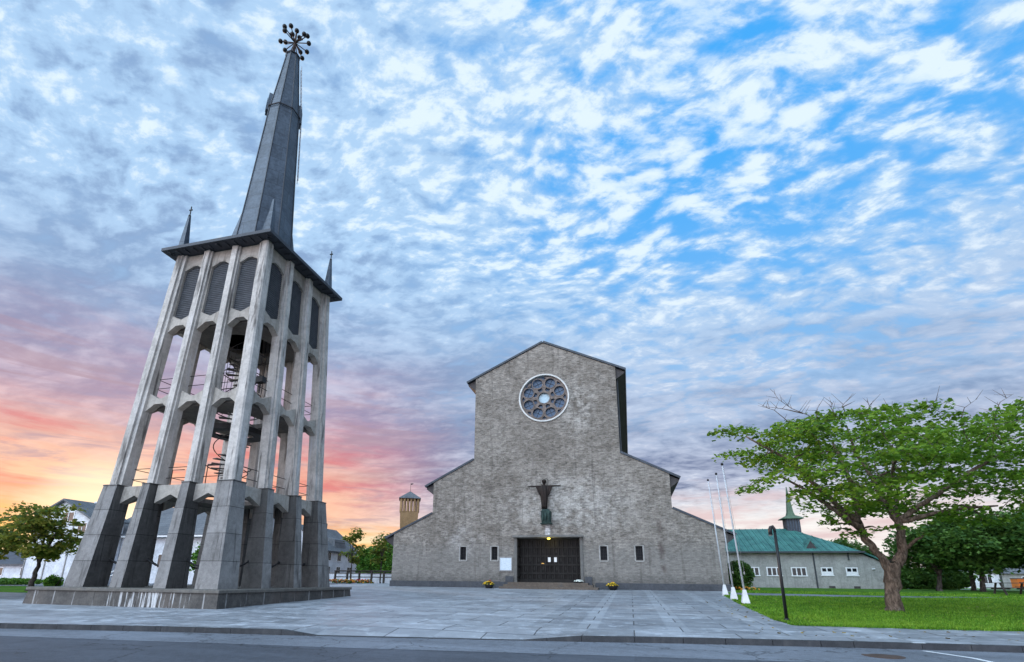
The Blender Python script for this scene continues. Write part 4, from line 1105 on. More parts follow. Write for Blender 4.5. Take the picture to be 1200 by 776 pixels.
for yy, ww in ((63.6, .9), (66.2, .9), (69.2, 1.2)):
    for zz in (2.55, 4.45):
        f = MB(); f.box(-39.997, -39.95, yy-ww/2-.1, yy+ww/2+.1, zz-.62, zz+.62); fo = f.build('window', M['white_paint'], h1)
        g = MB(); g.box(-39.949, -39.935, yy-ww/2, yy-.03, zz-.52, zz+.52); g.box(-39.949, -39.935, yy+.03, yy+ww/2, zz-.52, zz+.52); g.build('pane', M['glass'], fo)
m = MB(); m.hexa([(-42.6, 65.6, 6.2), (-40.3, 65.6, 5.6), (-40.3, 68.4, 5.6), (-42.6, 68.4, 6.2)], [(-42.6, 65.6, 7.4), (-40.6, 65.6, 6.9), (-40.6, 68.4, 6.9), (-42.6, 68.4, 7.4)]); m.build('dormer', M['grey_roof'], h1)
m = MB(); m.box(-44.6, -44.0, 68.2, 68.8, 8.3, 9.5); m.build('chimney', M['pier'], r1)
# long white hall behind the tower: gabled wing and main range
h2, r2 = house('white_hall', 'long white boarded hall with grey roof seen between the tower piers', -51.5, -36.5, 40.6, 50, 5.55, 8.7, 'x', gz(40), [(-47.2, 3.0, 1.0, 1.2), (-43.5, 3.0, 1.0, 1.2)])
m = MB(); m.box(-48.3, -36.1, 39.9, 40.1, 5.22, 5.36); m.build('gutter', M['white_paint'], r2)
h3, r3 = house('gabled_wing', 'white boarded gable end with grey roof behind the leftmost tower pier', -56.2, -48.9, 37.2, 40.5, 6.75, 8.55, 'y', gz(38), [(-51.9, 7.0, 1.3, .8), (-49.9, 5.9, 1.0, .9)])
m = MB()
for xx in (-56.1, -53.5, -51.0, -49.0): m.box(xx-.06, xx+.06, 37.14, 37.197, .9, 6.5)
m.build('corner_board', M['church_side'], h3)
h4, r4 = house('low_white_house', 'low white house with dark roof far left behind the sunlit tree', -78, -62.5, 44, 54, 2.7, 4.3, 'x', gz(44), [(-66, 1.9, 1.2, .8), (-70, 1.9, 1.2, .8)], M['slate'])
h5, r5 = house('far_white_house', 'far white house glimpsed between trunks beyond the park trees', 43.5, 51.5, 92, 102, 3.6, 6.2, 'x', GY, [(45, 2.4, 1.0, 1.1), (47.5, 2.4, 1.0, 1.1), (50, 2.4, 1.0, 1.1)])
h6, r6 = house('far_grey_house', 'far pale house at the right edge behind the park trees', 53.5, 64, 95, 105, 3.4, 5.8, 'x', GY, [(56.5, 2.3, 1.1, 1.0), (60, 2.3, 1.1, 1.0)], wall=M['annex'])
oc = empty('orange_container', (52, 90, GY), 'small orange steel container far away behind the park trees', 'container')
m = MB(); m.box(51.8, 53.3, 89, 90.4, GY+.1, GY+1.35)
for q in range(20): m.box(51.84+q*.07, 51.87+q*.07, 88.95, 88.998, GY+.2, GY+1.3)
m.build('body', M['orange'], oc)
m = MB(); m.box(51.75, 53.35, 88.94, 90.45, GY+1.352, GY+1.45); m.build('top_rail', M['rust'], oc)

# ================================================================== STREET FURNITURE
def flagpole(x, y, ztop, lean, label):
    z0 = gz(y, .12)
    o = empty('flagpole', (x, y, z0), label, 'flagpole', 'flagpoles beside the plaza')
    m = MB(); h = .16
    m.loft([[(x-h, y-h, z0-.05), (x+h, y-h, z0-.05), (x+h, y+h, z0-.05), (x-h, y+h, z0-.05)], [(x-h, y-h, z0+.06), (x+h, y-h, z0+.06), (x+h, y+h, z0+.06), (x-h, y+h, z0+.06)],
            [(x-.065, y-.065, z0+.62), (x+.065, y-.065, z0+.62), (x+.065, y+.065, z0+.62), (x-.065, y+.065, z0+.62)]])
    m.build('base', M['white_paint'], o)
    m = MB(); t = Vector((x+lean, y, ztop)); b = Vector((x, y, z0+.55))
    m.tube([b, b.lerp(t, .5), t], [.05, .04, .024], 10); m.build('pole', M['pole_paint'], o, smooth=True)
    m = MB(); m.lathe(tuple(t), [(.04, 0), (.065, .03), (.065, .09), (.02, .13)], 10); m.build('finial', M['black'], o)
    m = MB(); m.tube([t+Vector((.06, -.02, -.1)), b.lerp(t, .5)+Vector((.09, -.03, 0)), b+Vector((.08, -.04, .9))], .006, 4); m.box(x+.05, x+.10, y-.06, y-.02, z0+1.3, z0+1.42); m.build('halyard', M['church_side'], o)
flagpole(5.40, 34.3, 7.82, -.30, 'white flagpole nearest the church wall, shortest of the three in view')
flagpole(5.09, 29.77, 7.33, -.21, 'middle white flagpole of the three beside the plaza')
flagpole(4.98, 26.37, 7.14, -.34, 'white flagpole nearest the street, tallest of the three in view')

lx, ly = 4.55, 18.25; lz = gz(ly)
o = empty('lamp_post', (lx, ly, lz), 'slim black lamp post with bent hood on the lawn corner', 'lamp post')
m = MB(); m.tube([(lx, ly, lz-.05), (lx, ly, 3.22)], [.05, .042], 12); m.lathe((lx, ly, lz), [(.08, -.02), (.08, .05), (.055, .09)], 12); m.build('post', M['black'], o, smooth=True)
m = MB(); m.tube([(lx, ly, 3.2), (lx-.005, ly, 3.31), (lx-.05, ly, 3.385), (lx-.10, ly, 3.36), (lx-.13, ly, 3.27), (lx-.135, ly, 3.12)], [.044, .046, .05, .055, .06, .06], 10); m.build('lamp_head', M['black'], o, smooth=True)
m = MB(); m.lathe((lx-.135, ly, 3.10), [(.05, -.02), (.055, .015)], 10); m.build('lens', M['porch'], o)

o = empty('street_light', (-47.6, 37.8, gz(37)), 'tall grey street light with two heads before the white gable', 'street light')
m = MB(); m.tube([(-47.6, 37.8, .8), (-47.45, 37.8, 8.2)], [.10, .06], 8); m.build('post', M['church_side'], o)
for s in (-1, 1):
    m = MB(); m.tube([(-47.45, 37.8, 8.15), (-47.45+s*1.5, 37.8, 8.35)], .04, 6); ar = m.build('arm', M['church_side'], o)
    m = MB(); m.box(*sorted((-47.45+s*1.3, -47.45+s*2.3)), 37.65, 37.95, 8.28, 8.44); m.build('lamp_head', M['white_wall'], ar, bevel=.04)

# potted flowers against the church
def scatter_flowers(m, c, r, h, n, s):
    for _ in range(n):
        a, q = random.random()*6.283, math.sqrt(random.random())*r
        p_ = Vector((c[0]+q*math.cos(a), c[1]+q*math.sin(a), c[2]+h*(1-(q/r)**2)*random.uniform(.75, 1.05)))
        nn = Vector((random.uniform(-.6, .6), random.uniform(-.9, .3), 1)).normalized(); u = nn.orthogonal().normalized(); v = nn.cross(u); k = s*random.uniform(.7, 1.3)
        m.poly([p_+u*k*math.cos(2*math.pi*j/5)+v*k*math.sin(2*math.pi*j/5) for j in range(5)])
def pot(x, y, label, red):
    z0 = gz(y); o = empty('flower_pot', (x, y, z0), label, 'flower pot', 'flower pots before the church')
    m = MB(); m.lathe((x, y, z0), [(.02, .002), (.24, .002), (.36, .22), (.38, .34), (.34, .35), (.30, .28), (.02, .27)], 18); m.build('pot', M['pot'], o, smooth=True)
    m = MB(); scatter_flowers(m, (x, y, z0+.28), .40, .22, 150, .05); m.build('foliage', M['leaf_dark'], o)
    m = MB(); scatter_flowers(m, (x-.05, y-.05, z0+.30), .44, .26, 110, .045); m.build('yellow_blossom', M['yellow_flower'], o)
    m = MB(); scatter_flowers(m, (x+.03, y+.02, z0+.34), .28 if red else .18, .26, 70 if red else 14, .045); m.build('red_blossom', M['red_flower'], o)
pot(-10.72, 39.75, 'black pot of yellow and red flowers left of the church steps', True)
pot(-1.33, 39.85, 'black pot of mostly yellow flowers right of the church steps', False)
o = empty('flower_bowl', (-3.85, CY-.35, 1.455), 'low bowl of white flowers on the top step at the right door jamb', 'flower bowl')
m = MB(); m.lathe((-3.85, CY-.35, 1.456), [(.02, 0), (.22, 0), (.30, .10), (.27, .11), (.02, .09)], 14); m.build('bowl', M['pot'], o)
m = MB(); scatter_flowers(m, (-3.85, CY-.35, 1.56), .36, .12, 130, .05); m.build('blossom', M['white_flower'], o)

# picnic tables under the park trees
def picnic(x, y, rz, label):
    z0 = gz(y, .13); o = empty('picnic_table', (x, y, z0), label, 'picnic table', 'picnic tables on the lawn')
    def B(name, boxes):
        m = MB(); [m.box(x+a, x+b, y+c, y+d, z0+e, z0+f) for a, b, c, d, e, f in boxes]; return m.build(name, M['wood'], o)
    B('tabletop', [(-1.0, 1.0, -.38+.155*k, -.24+.155*k, .72, .76) for k in range(5)])
    for s in (-1, 1): B('bench', [(-1.0, 1.0, s*.78-.14, s*.78-.005, .42, .46), (-1.0, 1.0, s*.78+.005, s*.78+.14, .42, .46)])
    for s in (-1, 1):
        m = MB()
        for t in (-1, 1): m.hexa([(x+s*.7-.04, y+t*.62-.05, z0-.03), (x+s*.7+.04, y+t*.62-.05, z0-.03), (x+s*.7+.04, y+t*.62+.05, z0-.03), (x+s*.7-.04, y+t*.62+.05, z0-.03)], [(x+s*.7-.04, y+t*.22-.05, z0+.72), (x+s*.7+.04, y+t*.22-.05, z0+.72), (x+s*.7+.04, y+t*.22+.05, z0+.72), (x+s*.7-.04, y+t*.22+.05, z0+.72)])
        m.box(x+s*.7+.041, x+s*.7+.10, y-.9, y+.9, z0+.34, z0+.42); m.build('leg_frame', M['wood'], o)
    return o
picnic(23.6, 41.2, 0, 'dark wooden picnic table on the lawn at the right edge')
picnic(26.9, 44.0, 0, 'second wooden picnic table farther back under the dark park trees')

# fence and flower bed left of the church
fy = 51.5; fz = gz(fy)
o = empty('garden_fence', (-27.3, fy, fz), 'low dark rail fence behind the flower bed left of church', 'fence')
m = MB(); m.tube([(-31.5, fy, fz+1.25), (-24.3, fy+.6, fz+1.25)], .07, 5); m.tube([(-31.5, fy, fz+.62), (-24.3, fy+.6, fz+.62)], .05, 5); m.build('rail', M['wood'], o)
for k in range(6):
    m = MB(); x = -31.4+1.4*k; m.box(x-.09, x+.09, fy-.02+.083*1.4*k, fy+.14+.083*1.4*k, fz-.05, fz+1.25); m.build('post', M['wood'], o)
o = empty('low_white_wall', (-29, 56, fz), 'low white garden wall behind the rail fence', 'wall')
m = MB(); m.box(-36, -24, 56, 56.3, fz-.1, fz+1.0); m.build('wall', M['white_wall'], o); m = MB(); m.box(-36.05, -23.95, 55.95, 56.35, fz+1.002, fz+1.1); m.build('coping', M['coping'], o)
m = MB(); [scatter_flowers(m, (-26.6-.62*k*1.0, 50.2, fz-.02), .55, .38, 90, .09) for k in range(8)]; struct(m.build('bed_planting', M['leaf_dark']), 'stuff')
m = MB(); [scatter_flowers(m, (-26.6-.62*k, 50.0, fz+.05), .5, .36, 26, .07) for k in range(8)]; struct(m.build('bed_flowers', M['orange_flower']), 'stuff')
m = MB(); [scatter_flowers(m, (-26.4-.62*k, 50.0, fz+.05), .5, .42, 14, .07) for k in range(8)]; struct(m.build('bed_red_flowers', M['red_flower']), 'stuff')

# ================================================================== TREES AND PLANTS
def leaf_mesh(name, quads, material, parent):
    me = bpy.data.meshes.new(name); off = parent.location if parent else Vector((0, 0, 0))
    nv = len(quads)*4
    me.vertices.add(nv); me.loops.add(nv); me.polygons.add(len(quads))
    co = [c_-off[k] for q in quads for v_ in q for k, c_ in enumerate(v_)]
    me.vertices.foreach_set('co', co); me.loops.foreach_set('vertex_index', list(range(nv)))
    me.polygons.foreach_set('loop_start', list(range(0, nv, 4)))
    me.update(calc_edges=True); me.validate()
    me.materials.append(material); o = bpy.data.objects.new(name, me); COL.objects.link(o); o.parent = parent; return o
def leaf_quad(rnd, p_, s, flat=.55, droop=None):
    nx, ny, nz = rnd.gauss(0, flat), rnd.gauss(0, flat), 1.0
    l = math.sqrt(nx*nx+ny*ny+1); nx, ny, nz = nx/l, ny/l, nz/l
    a = rnd.random()*6.283; ux, uy, uz = math.cos(a), math.sin(a), 0.0
    d = ux*nx+uy*ny; ux, uy, uz = ux-d*nx, uy-d*ny, -d*nz
    l = math.sqrt(ux*ux+uy*uy+uz*uz)+1e-6; ux, uy, uz = ux/l, uy/l, uz/l
    vx, vy, vz = ny*uz-nz*uy, nz*ux-nx*uz, nx*uy-ny*ux
    L, Wd = s, s*.62
    x, y, z = p_
    return ((x-ux*L*.5, y-uy*L*.5, z-uz*L*.5), (x+vx*Wd+ux*L*.1, y+vy*Wd+uy*L*.1, z+vz*Wd+uz*L*.1), (x+ux*L*.7, y+uy*L*.7, z+uz*L*.7-.1*s), (x-vx*Wd+ux*L*.1, y-vy*Wd+uy*L*.1, z-vz*Wd+uz*L*.1))
def tree(name, label, group, base, limbs, clusters, leaf_s, per, bark, leaf, seed, rc=(.5, .95), thick=.16, twig=.028, bare=(), flat=.55):
    """limbs: list of [(point, radius)...]; clusters: crown points, each reached by a bough grown from the nearest wood"""
    rnd = random.Random(seed)
    o = empty(name, base, label, 'tree', group)
    tm = MB(); nodes = []
    for li, lb in enumerate(limbs):
        pts = [Vector(q[0]) for q in lb]; rs = [q[1] for q in lb]
        fp, fr = [], []
        for a in range(len(pts)-1):       # smooth and roughen the limb
            for k in range(4):
                t = k/4; q = pts[a].lerp(pts[a+1], t)
                if a or k: q += Vector((rnd.gauss(0, .02), rnd.gauss(0, .02), rnd.gauss(0, .01)))*min(1, 12*rs[a])
                fp.append(q); fr.append((rs[a]+(rs[a+1]-rs[a])*t)*rnd.uniform(.95, 1.05))
        fp.append(pts[-1]); fr.append(rs[-1]); v0 = len(tm.v); nr = 14 if li == 0 else 10
        tm.tube(fp, fr, nr)
        for iv in range(v0, len(tm.v)):     # knobbly wood
            rr_ = fr[min((iv-v0)//nr, len(fr)-1)]; q = Vector(tm.v[iv])
            tm.v[iv] = tuple(q+mnoise.noise_vector(q*3.2)*rr_*.22+mnoise.noise_vector(q*9)*rr_*.10)
        st0 = 0 if li else int(len(fp)*.6)
        nodes += [(q, r) for q, r in list(zip(fp, fr))[st0:]]
    root = nodes[0][0]
    order = sorted(clusters, key=lambda c_: (Vector(c_[:3])-root).length)
    quads = []
    for c_ in order:
        c0 = Vector(c_[:3]); best = min(nodes, key=lambda nd: (nd[0]-c0).length+max(0, nd[0].z-c0.z)*.8-.6*min(nd[1], .15))
        a, r0 = best; L = (c0-a).length
        if L > .05:
            sag = Vector((rnd.gauss(0, .08), rnd.gauss(0, .08), .10))*L
            pts = [a.lerp(c0, t)+sag*math.sin(math.pi*t)+Vector((rnd.gauss(0, .02), rnd.gauss(0, .02), rnd.gauss(0, .02)))*L*(0 < t < 1) for t in (0, .25, .5, .75, 1)]
            ra = min(r0*.72, twig+.022*L); rr = [ra+(twig*.45-ra)*t for t in (0, .25, .5, .75, 1)]
            tm.tube(pts, rr, 5); nodes += list(zip(pts[1:], rr[1:]))
        R_ = (c_[3] if len(c_) > 3 else 1.0)*rnd.uniform(*rc)
        for _ in range(3):   # finger twigs inside the spray
            an = rnd.random()*6.283; tm.tube([c0, c0+Vector((math.cos(an)*R_*.8, math.sin(an)*R_*.8, rnd.uniform(-.05, .2)*R_))], [twig*.4, twig*.15], 3)
        n_ = int(per*(R_/((rc[0]+rc[1])/2))**2)
        ex = rnd.uniform(.75, 1.3); an0 = rnd.random()*3.14; ca, sa = math.cos(an0), math.sin(an0)
        for _ in range(n_):
            q = R_*math.sqrt(rnd.random()); an = rnd.random()*6.283
            lx_, ly_ = q*math.cos(an)*ex, q*math.sin(an)/ex
            dz_ = rnd.gauss(0, thick)*R_-.22*q*q/R_
            quads.append(leaf_quad(rnd, (c0.x+lx_*ca-ly_*sa, c0.y+lx_*sa+ly_*ca, c0.z+dz_), leaf_s*rnd.choice((.6, .8, 1.0, 1.15, 1.5))*rnd.uniform(.85, 1.15), flat))
    for br in bare:
        tm.tube([Vector(q) for q in br], [.022-.017*k/(len(br)-1) for k in range(len(br))], 4)
        for k in range(1, len(br)):
            for _ in range(3):
                q = Vector(br[k-1]).lerp(Vector(br[k]), rnd.random()); tm.tube([q, q+Vector((rnd.uniform(-.5, .5), rnd.uniform(-.4, .4), rnd.uniform(.1, .5)))], [.012, .005], 3)
    tm.build('trunk', bark, o, smooth=True)
    leaf_mesh('crown', quads, leaf, o)
    return o

# --- the broad maple on the lawn
bz = gz(23.5, .12)
limbs = [
 [((9.62, 23.5, bz-.15), .40), ((9.62, 23.5, bz+.10), .29), ((9.66, 23.5, 1.4), .245), ((9.78, 23.5, 2.1), .265), ((9.86, 23.5, 2.5), .23)],
 [((9.72, 23.5, 2.15), .19), ((9.35, 23.45, 2.85), .145), ((9.02, 23.4, 3.33), .13), ((8.90, 23.4, 4.1), .115), ((9.0, 23.5, 5.3), .10), ((8.9, 23.8, 6.4), .08), ((8.7, 24.0, 7.5), .04)],
 [((8.95, 23.4, 3.72), .13), ((8.15, 23.0, 4.31), .10), ((7.56, 22.8, 4.80), .08), ((6.9, 22.6, 5.25), .05), ((6.1, 22.4, 5.75), .04), ((5.2, 22.4, 5.65), .025)],
 [((8.90, 23.4, 3.95), .13), ((7.9, 22.7, 4.75), .10), ((7.2, 22.4, 5.45), .08), ((6.2, 22.2, 6.5), .06), ((4.9, 22.0, 7.4), .03)],
 [((9.96, 23.5, 2.35), .205), ((10.24, 23.5, 2.85), .17), ((10.34, 23.5, 3.62), .14), ((10.31, 23.5, 4.12), .135)],
 [((10.30, 23.5, 4.05), .14), ((10.05, 23.7, 4.75), .11), ((9.9, 23.9, 5.8), .09), ((9.6, 24.3, 7.0), .06), ((9.5, 24.4, 8.2), .03)],
 [((10.32, 23.5, 4.05), .12), ((10.9, 23.4, 4.45), .095), ((11.6, 23.2, 4.95), .08), ((12.6, 22.9, 5.7), .07), ((13.9, 22.6, 6.5), .04)],
 [((10.32, 23.5, 4.0), .10), ((10.7, 24.2, 4.7), .09), ((11.2, 25.0, 5.6), .07), ((11.9, 26.0, 6.6), .04)],
 [((10.35, 23.5, 4.0), .11), ((11.35, 23.0, 4.25), .08), ((12.3, 22.8, 4.40), .06), ((13.2, 22.7, 4.45), .03)],
 [((10.1, 23.5, 4.6), .10), ((9.9, 22.6, 5.3), .08), ((9.7, 21.6, 5.9), .05), ((9.6, 20.6, 6.3), .03)],
 [((10.34, 23.45, 2.95), .07), ((10.65, 23.2, 3.30), .055), ((10.85, 23.1, 3.42), .04)],
]
rnd = random.Random(11); cl = []
def crown_top(x, y):     # roof of the crown: a broad, slightly saddled umbrella
    u = (x-10.4)/7.0; v = (y-23.6)/5.4; r2 = u*u+v*v
    return 8.45-1.05*r2-.27*max(0, 23.5-y) if r2 < 1 else None
while len(cl) < 152:
    x = rnd.uniform(6.0, 17.6); y = rnd.uniform(18.4, 28.8); t_ = crown_top(x, y)
    if t_ is None: continue
    r2 = ((x-10.4)/7.0)**2+((y-23.6)/5.4)**2
    zl = 4.35+.7*min(1, r2)-.10*max(0, 23.5-y)
    if x < 8: zl += .45*(8-x)
    z = t_-(t_-zl)*(rnd.random()**1.35)
    if rnd.random() < .12: z = t_+rnd.uniform(0, .3)
    if any(((x-q[0])**2+(y-q[1])**2+(2*(z-q[2]))**2)**.5 < 1.0 for q in cl): continue
    if .235 < x/y < .32 and (z-1.65)/y < .19: continue    # the crown is open here
    cl.append((x, y, z, 1.0))
for q in ((4.2, 23.0, 7.95, .6), (4.7, 23.1, 8.05, .8), (5.3, 23.2, 7.9, 1.0), (4.45, 22.8, 6.9, .6), (5.0, 22.6, 6.8, .8), (5.5, 22.5, 6.6, .9), (5.9, 22.6, 7.2, 1.0), (6.5, 22.4, 7.6, 1.1),
          (4.85, 22.4, 5.30, .55), (5.3, 22.4, 5.65, .55), (6.5, 22.4, 6.1, .7), (7.2, 22.4, 5.75, .7), (8.6, 22.9, 3.55, .6), (8.1, 22.9, 3.7, .6), (7.5, 22.6, 3.95, .6), (7.9, 22.6, 4.0, .6), (9.2, 22.7, 3.7, .5), (9.9, 22.8, 3.75, .55), (10.8, 22.8, 3.5, .35),
          (9.3, 23.4, 8.55, .8), (8.4, 23.4, 8.45, .8), (7.6, 23.2, 8.15, .8), (14.6, 23.2, 8.2, .9), (15.4, 23.2, 8.5, .8), (12.6, 23.2, 8.1, .9), (11.2, 23.4, 8.2, .8),
          (12.4, 22.3, 3.9, .7), (13.2, 22.4, 4.0, .7), (14.1, 22.5, 4.3, .8), (15.0, 22.6, 4.9, .9), (15.6, 22.5, 5.6, .9), (11.5, 22.4, 4.1, .6)): cl.append(q)
bare = [[(8.3, 22.9, 7.4), (7.6, 22.9, 8.4), (7.0, 22.9, 8.75), (6.55, 22.9, 9.2), (6.4, 22.9, 9.55)], [(7.4, 22.9, 8.5), (6.6, 22.7, 8.7), (5.8, 22.6, 8.85)],
        [(8.7, 23.0, 8.2), (8.5, 23.0, 8.7), (8.65, 23.0, 9.0)], [(9.4, 23.0, 8.0), (9.9, 23.0, 8.6), (9.85, 23, 8.95)], [(11.4, 23.0, 8.0), (11.9, 23.0, 8.45), (12.3, 23, 8.8)],
        [(12.9, 23.0, 7.9), (13.1, 23.0, 8.35), (13.6, 23, 8.7)], [(8.0, 23, 7.5), (7.9, 23, 8.5), (8.1, 23, 8.9)], [(10.6, 23, 8.0), (10.7, 23, 8.4), (10.5, 23, 8.7)], [(14.0, 23, 8.0), (14.3, 23, 8.5), (14.8, 23, 8.8)], [(6.9, 22.8, 8.0), (6.3, 22.8, 8.7), (5.7, 22.8, 8.95)], [(9.0, 23, 8.3), (8.9, 22.9, 8.75), (9.2, 22.9, 9.05)]]
tree('maple_tree', 'broad green maple with forked trunk on the lawn by the street', None, (9.62, 23.5, bz), limbs, cl, .118, 165, M['bark'], M['leaf'], 5, rc=(.55, 1.1), thick=.125, bare=bare, flat=.5)

# --- smaller trees
def simple_tree(name, label, group, x, y, ztr, ctr, rad, n, leaf_s, per, leaf, seed, rc, trunk_r=.16, lean=(0, 0), z0=None, bark=None, flat=.6, thick=.3, hollow=.35, fork=3):
    rnd = random.Random(seed); z0 = gz(y, .1) if z0 is None else z0
    top = Vector((x+lean[0], y+lean[1], ztr)); c0 = Vector(ctr)
    limbs = [[((x, y, z0-.1), trunk_r*1.35), ((x, y, z0+.15), trunk_r), (tuple(Vector((x, y, z0)).lerp(top, .55)), trunk_r*.85), (tuple(top), trunk_r*.75)]]
    for k in range(fork):
        a = rnd.random()*6.28; e_ = c0+Vector((math.cos(a)*rad[0]*.4, math.sin(a)*rad[1]*.4, rad[2]*rnd.uniform(.1, .5)))
        limbs.append([(tuple(top), trunk_r*.6), (tuple(top.lerp(e_, .5)+Vector((0, 0, .2))), trunk_r*.4), (tuple(e_), trunk_r*.18)])
    limbs.append([(tuple(top), trunk_r*.6), (tuple(top.lerp(c0, .6)), trunk_r*.4), (tuple(c0+Vector((0, 0, rad[2]*.6))), trunk_r*.12)])
    cl = []; tries = 0
    while len(cl) < n and tries < 20000:
        tries += 1
        d = Vector((rnd.gauss(0, 1), rnd.gauss(0, 1), rnd.gauss(0, 1))).normalized()
        q = (hollow+(1-hollow)*rnd.random()**.6)
        p_ = c0+Vector((d.x*rad[0]*q, d.y*rad[1]*q, d.z*rad[2]*q))
        w_ = mnoise.noise(p_*.45+Vector((seed, 0, 0)))
        if w_ < -.22: continue
        cl.append((p_.x, p_.y, p_.z, 1.0))
    return tree(name, label, group, (x, y, z0), limbs, cl, leaf_s, per, bark or M['bark_dark'], leaf, seed, rc=rc, thick=thick, twig=.03, flat=flat)
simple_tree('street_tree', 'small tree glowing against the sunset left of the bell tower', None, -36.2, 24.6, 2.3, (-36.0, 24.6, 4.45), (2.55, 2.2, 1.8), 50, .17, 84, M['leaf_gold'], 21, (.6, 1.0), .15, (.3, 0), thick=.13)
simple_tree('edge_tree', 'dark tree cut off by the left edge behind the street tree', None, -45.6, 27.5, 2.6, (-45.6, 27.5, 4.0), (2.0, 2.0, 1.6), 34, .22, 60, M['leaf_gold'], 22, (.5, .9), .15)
PG = 'dark trees along the back of the park'
for i, (x, y, r, h, ztr, lab) in enumerate((
    (23.4, 49.2, 2.9, 5.0, 2.3, 'dark park tree with slim leaning trunk, first to the right of the maple trunk'),
    (26.0, 48.6, 3.2, 5.6, 2.3, 'dark park tree with forked trunk, second to the right of the maple trunk'),
    (29.6, 47.6, 3.3, 5.6, 2.4, 'spreading dark park tree standing behind the picnic table'),
    (33.4, 52.0, 3.6, 6.4, 2.6, 'tall dark park tree partly outside the right edge'),
    (29.5, 56.5, 3.4, 6.0, 2.6, 'dense dark park tree in the back row near the orange container'),
    (27.0, 76.0, 3.4, 5.6, 2.2, 'pale hazy tree rising behind the right end of the hall'))):
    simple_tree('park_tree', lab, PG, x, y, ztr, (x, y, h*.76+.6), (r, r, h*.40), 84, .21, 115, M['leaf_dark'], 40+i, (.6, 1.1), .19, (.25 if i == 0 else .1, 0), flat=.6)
simple_tree('birch_tree', 'slender young tree before the white house by the plaza', None, -29.2, 51.0, 3.4, (-29.2, 51.0, 5.0), (1.2, 1.2, 1.9), 24, .22, 34, M['leaf_gold'], 61, (.4, .75), .09)
simple_tree('birch_tree', 'thin young tree behind the rail fence beside the church corner', None, -27.2, 54.0, 3.6, (-27.2, 54.0, 5.0), (1.2, 1.2, 2.1), 22, .22, 30, M['leaf_gold'], 62, (.4, .7), .08)
GG = 'garden trees behind the rail fence'
for i, (x, y, r, zc, lab) in enumerate((
    (-33.2, 63, 1.9, 3.5, 'leafy green garden tree beside the white house'), (-30.6, 62, 2.2, 4.0, 'round green garden tree in the middle behind the rail fence'),
    (-27.8, 61, 2.3, 3.9, 'dense green garden tree touching the church corner'))):
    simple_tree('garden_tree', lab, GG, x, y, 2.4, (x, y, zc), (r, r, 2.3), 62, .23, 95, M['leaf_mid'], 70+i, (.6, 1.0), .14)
simple_tree('garden_tree', 'green tree seen through the tower piers before the white hall', None, -34.5, 37.5, 2.0, (-34.5, 37.5, 3.0), (1.6, 1.6, 1.8), 36, .24, 60, M['leaf_mid'], 75, (.5, .8), .1)

def shrub(name, label, x, y, z0, rad, n, s, leaf, seed, group=None):
    rnd = random.Random(seed); o = tag(bpy.data.objects.new(name, None), label, 'shrub', group); COL.objects.link(o); o.location = (x, y, z0)
    quads = []
    tm = MB()
    for _ in range(9):
        a = rnd.random()*6.283; tm.tube([(x, y, z0-.05), (x+math.cos(a)*rad[0]*.6, y+math.sin(a)*rad[1]*.6, z0+rad[2]*1.3)], [.04, .012], 4)
    tm.build('stem', M['bark_dark'], o)
    while len(quads) < n:
        d = Vector((rnd.gauss(0, 1), rnd.gauss(0, 1), rnd.gauss(0, 1))).normalized()*(rnd.random()**.4)
        p_ = Vector((d.x*rad[0], d.y*rad[1], d.z*rad[2]))
        if mnoise.noise(p_*1.3+Vector((seed, 0, 0))) < -.25: continue
        quads.append(leaf_quad(rnd, (x+p_.x, y+p_.y, max(z0+.03, z0+rad[2]*.92+p_.z)), s*rnd.uniform(.7, 1.3), .9))
    leaf_mesh('foliage', quads, leaf, o); return o
shrub('juniper_bush', 'dark round bush at the right corner of the church', 8.0, 43.6, gz(43.6), (1.05, .9, 1.15), 5200, .13, M['leaf_dark'], 81)
m = MB(); [scatter_flowers(m, (7.6+.55*k, 42.4, gz(42)+.05), .4, .24, 26, .06) for k in range(3)]; struct(m.build('bed_flowers', M['orange_flower']), 'stuff')
shrub('hedge', 'long dark clipped hedge at the far side of the park', 29.0, 63.0, gz(60), (4.6, .9, 1.1), 9000, .24, M['leaf_dark'], 82)
shrub('garden_bush', 'small green bush behind the left end of the tower plinth', -37.6, 27.0, gz(27), (.65, .5, .5), 1300, .11, M['leaf_mid'], 83)
shrub('garden_bush', 'weedy green growth on the verge at the left edge', -50.5, 33.0, gz(31), (4.0, .7, .28), 3200, .13, M['leaf_mid'], 84)
shrub('tree_belt', 'long belt of dark trees on the skyline beyond the hall', 33, 125, gz(60), (40, 6, 3.2), 16000, .75, M['leaf_dark'], 85)
shrub('tree_belt', 'low belt of dark trees on the skyline behind the white house', -75, 125, gz(60), (50, 6, 2.6), 14000, .8, M['leaf_dark'], 86)
# hand rail by the white hall
o = empty('hand_rail', (-33, 33.5, gz(33)), 'white painted hand rail behind the left end of the plinth', 'rail')
m = MB(); [m.tube([(-41.5, 33.5, gz(33)+h), (-38.6, 33.5, gz(33)+h+1.0)], .05, 5) for h in (.5, .8)]; m.build('rail', M['white_paint'], o)
m = MB(); [m.box(-41.5+1.45*k-.05, -41.5+1.45*k+.05, 33.45, 33.55, gz(33)-.1, gz(33)+.8+.5*k) for k in range(3)]; m.build('post', M['white_paint'], o)

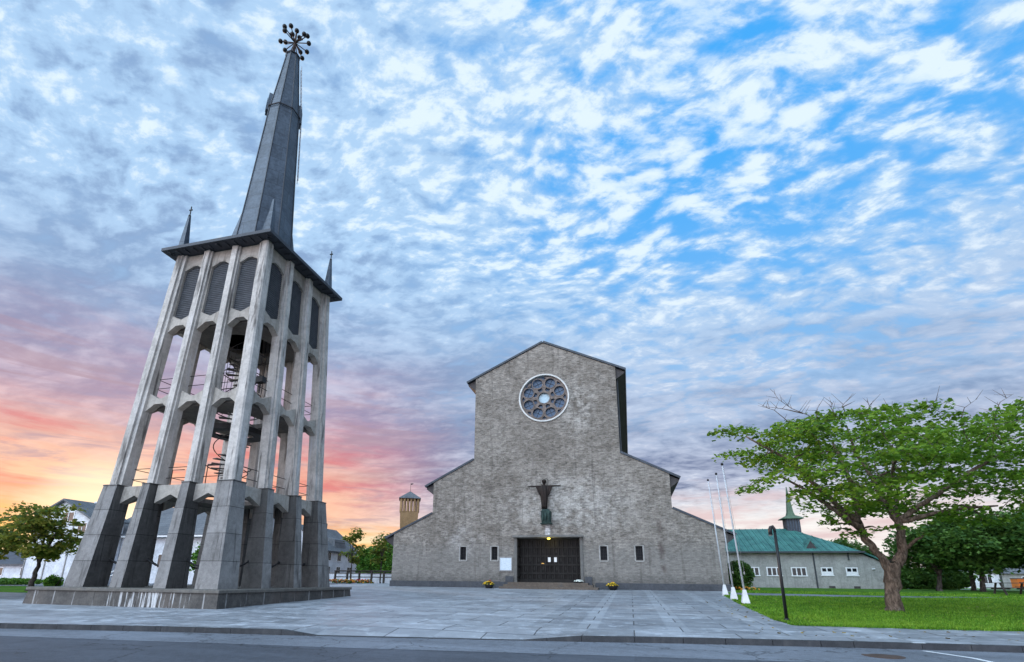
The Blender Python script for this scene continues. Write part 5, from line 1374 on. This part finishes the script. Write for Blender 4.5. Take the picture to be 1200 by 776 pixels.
# --- grass blades on the lawn
rnd = random.Random(3); quads = []
def lawn_left(y): return 4.38 if y < 18.2 else (4.3+(y-18.2)*.056 if y < 25.7 else 4.72+(y-25.7)*.0741 if y < 34.2 else 5.35+(y-34.2)*.25)
while len(quads) < 120000:
    y = 17.0+25*rnd.random()**1.8; x = lawn_left(y)+.02+rnd.random()**1.0*(9+y*.5)
    if y < 17.02+max(0, x-7.9)*.09: continue
    if (x-7.05)*.7+41.4 < y: continue
    if x < 21 and 34.5+max(0, x-14)*.33 < y < 37.8-max(0, x-9)*.06: continue
    if mnoise.noise(Vector((x*.35, y*.35, 5.0))) < -.38 and rnd.random() < .7: continue
    z = gz(y, .125); k = .5+.5*mnoise.noise(Vector((x*.9, y*.9, 0))); h = rnd.uniform(.03, .075)*(.6+.8*k); a = rnd.random()*6.283; wv_ = rnd.uniform(.006, .012)*(1+(y-17)*.05)
    dx_, dy_ = math.cos(a)*wv_, math.sin(a)*wv_; ex, ey = rnd.gauss(0, .025), rnd.gauss(0, .025)
    quads.append(((x-dx_, y-dy_, z), (x+dx_, y+dy_, z), (x+dx_*.5+ex, y+dy_*.5+ey, z+h), (x-dx_*.3+ex, y-dy_*.3+ey, z+h*.97)))
g = leaf_mesh('grass', quads, M['blade'], None); struct(g, 'stuff')

# a few fallen leaves on the lawn and pavement
rnd = random.Random(9); quads = []
for _ in range(420):
    y = 14.5+15*rnd.random()**1.5; x = lawn_left(max(y, 17))-1.5+rnd.random()*13
    quads.append(leaf_quad(rnd, (x, y, gz(y, .135 if y > 17 else .118)+rnd.uniform(.0, .03)*(y > 17.1)), rnd.uniform(.05, .10), .25))
struct(leaf_mesh('fallen_leaves', quads, M['fallen'], None), 'stuff')
# ragged turf along the pavement
quads = []
for _ in range(9000):
    if rnd.random() < .6: x = 4.4+14*rnd.random(); y = (16.96 if x < 7.9 else 16.98+(x-7.9)*.088)+rnd.gauss(0, .035)+.05*mnoise.noise(Vector((x*1.7, 0, 0)))
    else: y = 17+24*rnd.random(); x = lawn_left(y)+rnd.gauss(0, .04)+.06*mnoise.noise(Vector((0, y*1.7, 0)))
    z = gz(y, .112); h = rnd.uniform(.02, .075); a = rnd.random()*6.283; c_, s_ = math.cos(a)*.01, math.sin(a)*.01; ex, ey = rnd.gauss(0, .03), rnd.gauss(0, .03)
    quads.append(((x-c_, y-s_, z), (x+c_, y+s_, z), (x+c_*.5+ex, y+s_*.5+ey, z+h), (x-c_*.3+ex, y-s_*.3+ey, z+h*.97)))
struct(leaf_mesh('turf_edge', quads, M['blade'], None), 'stuff')
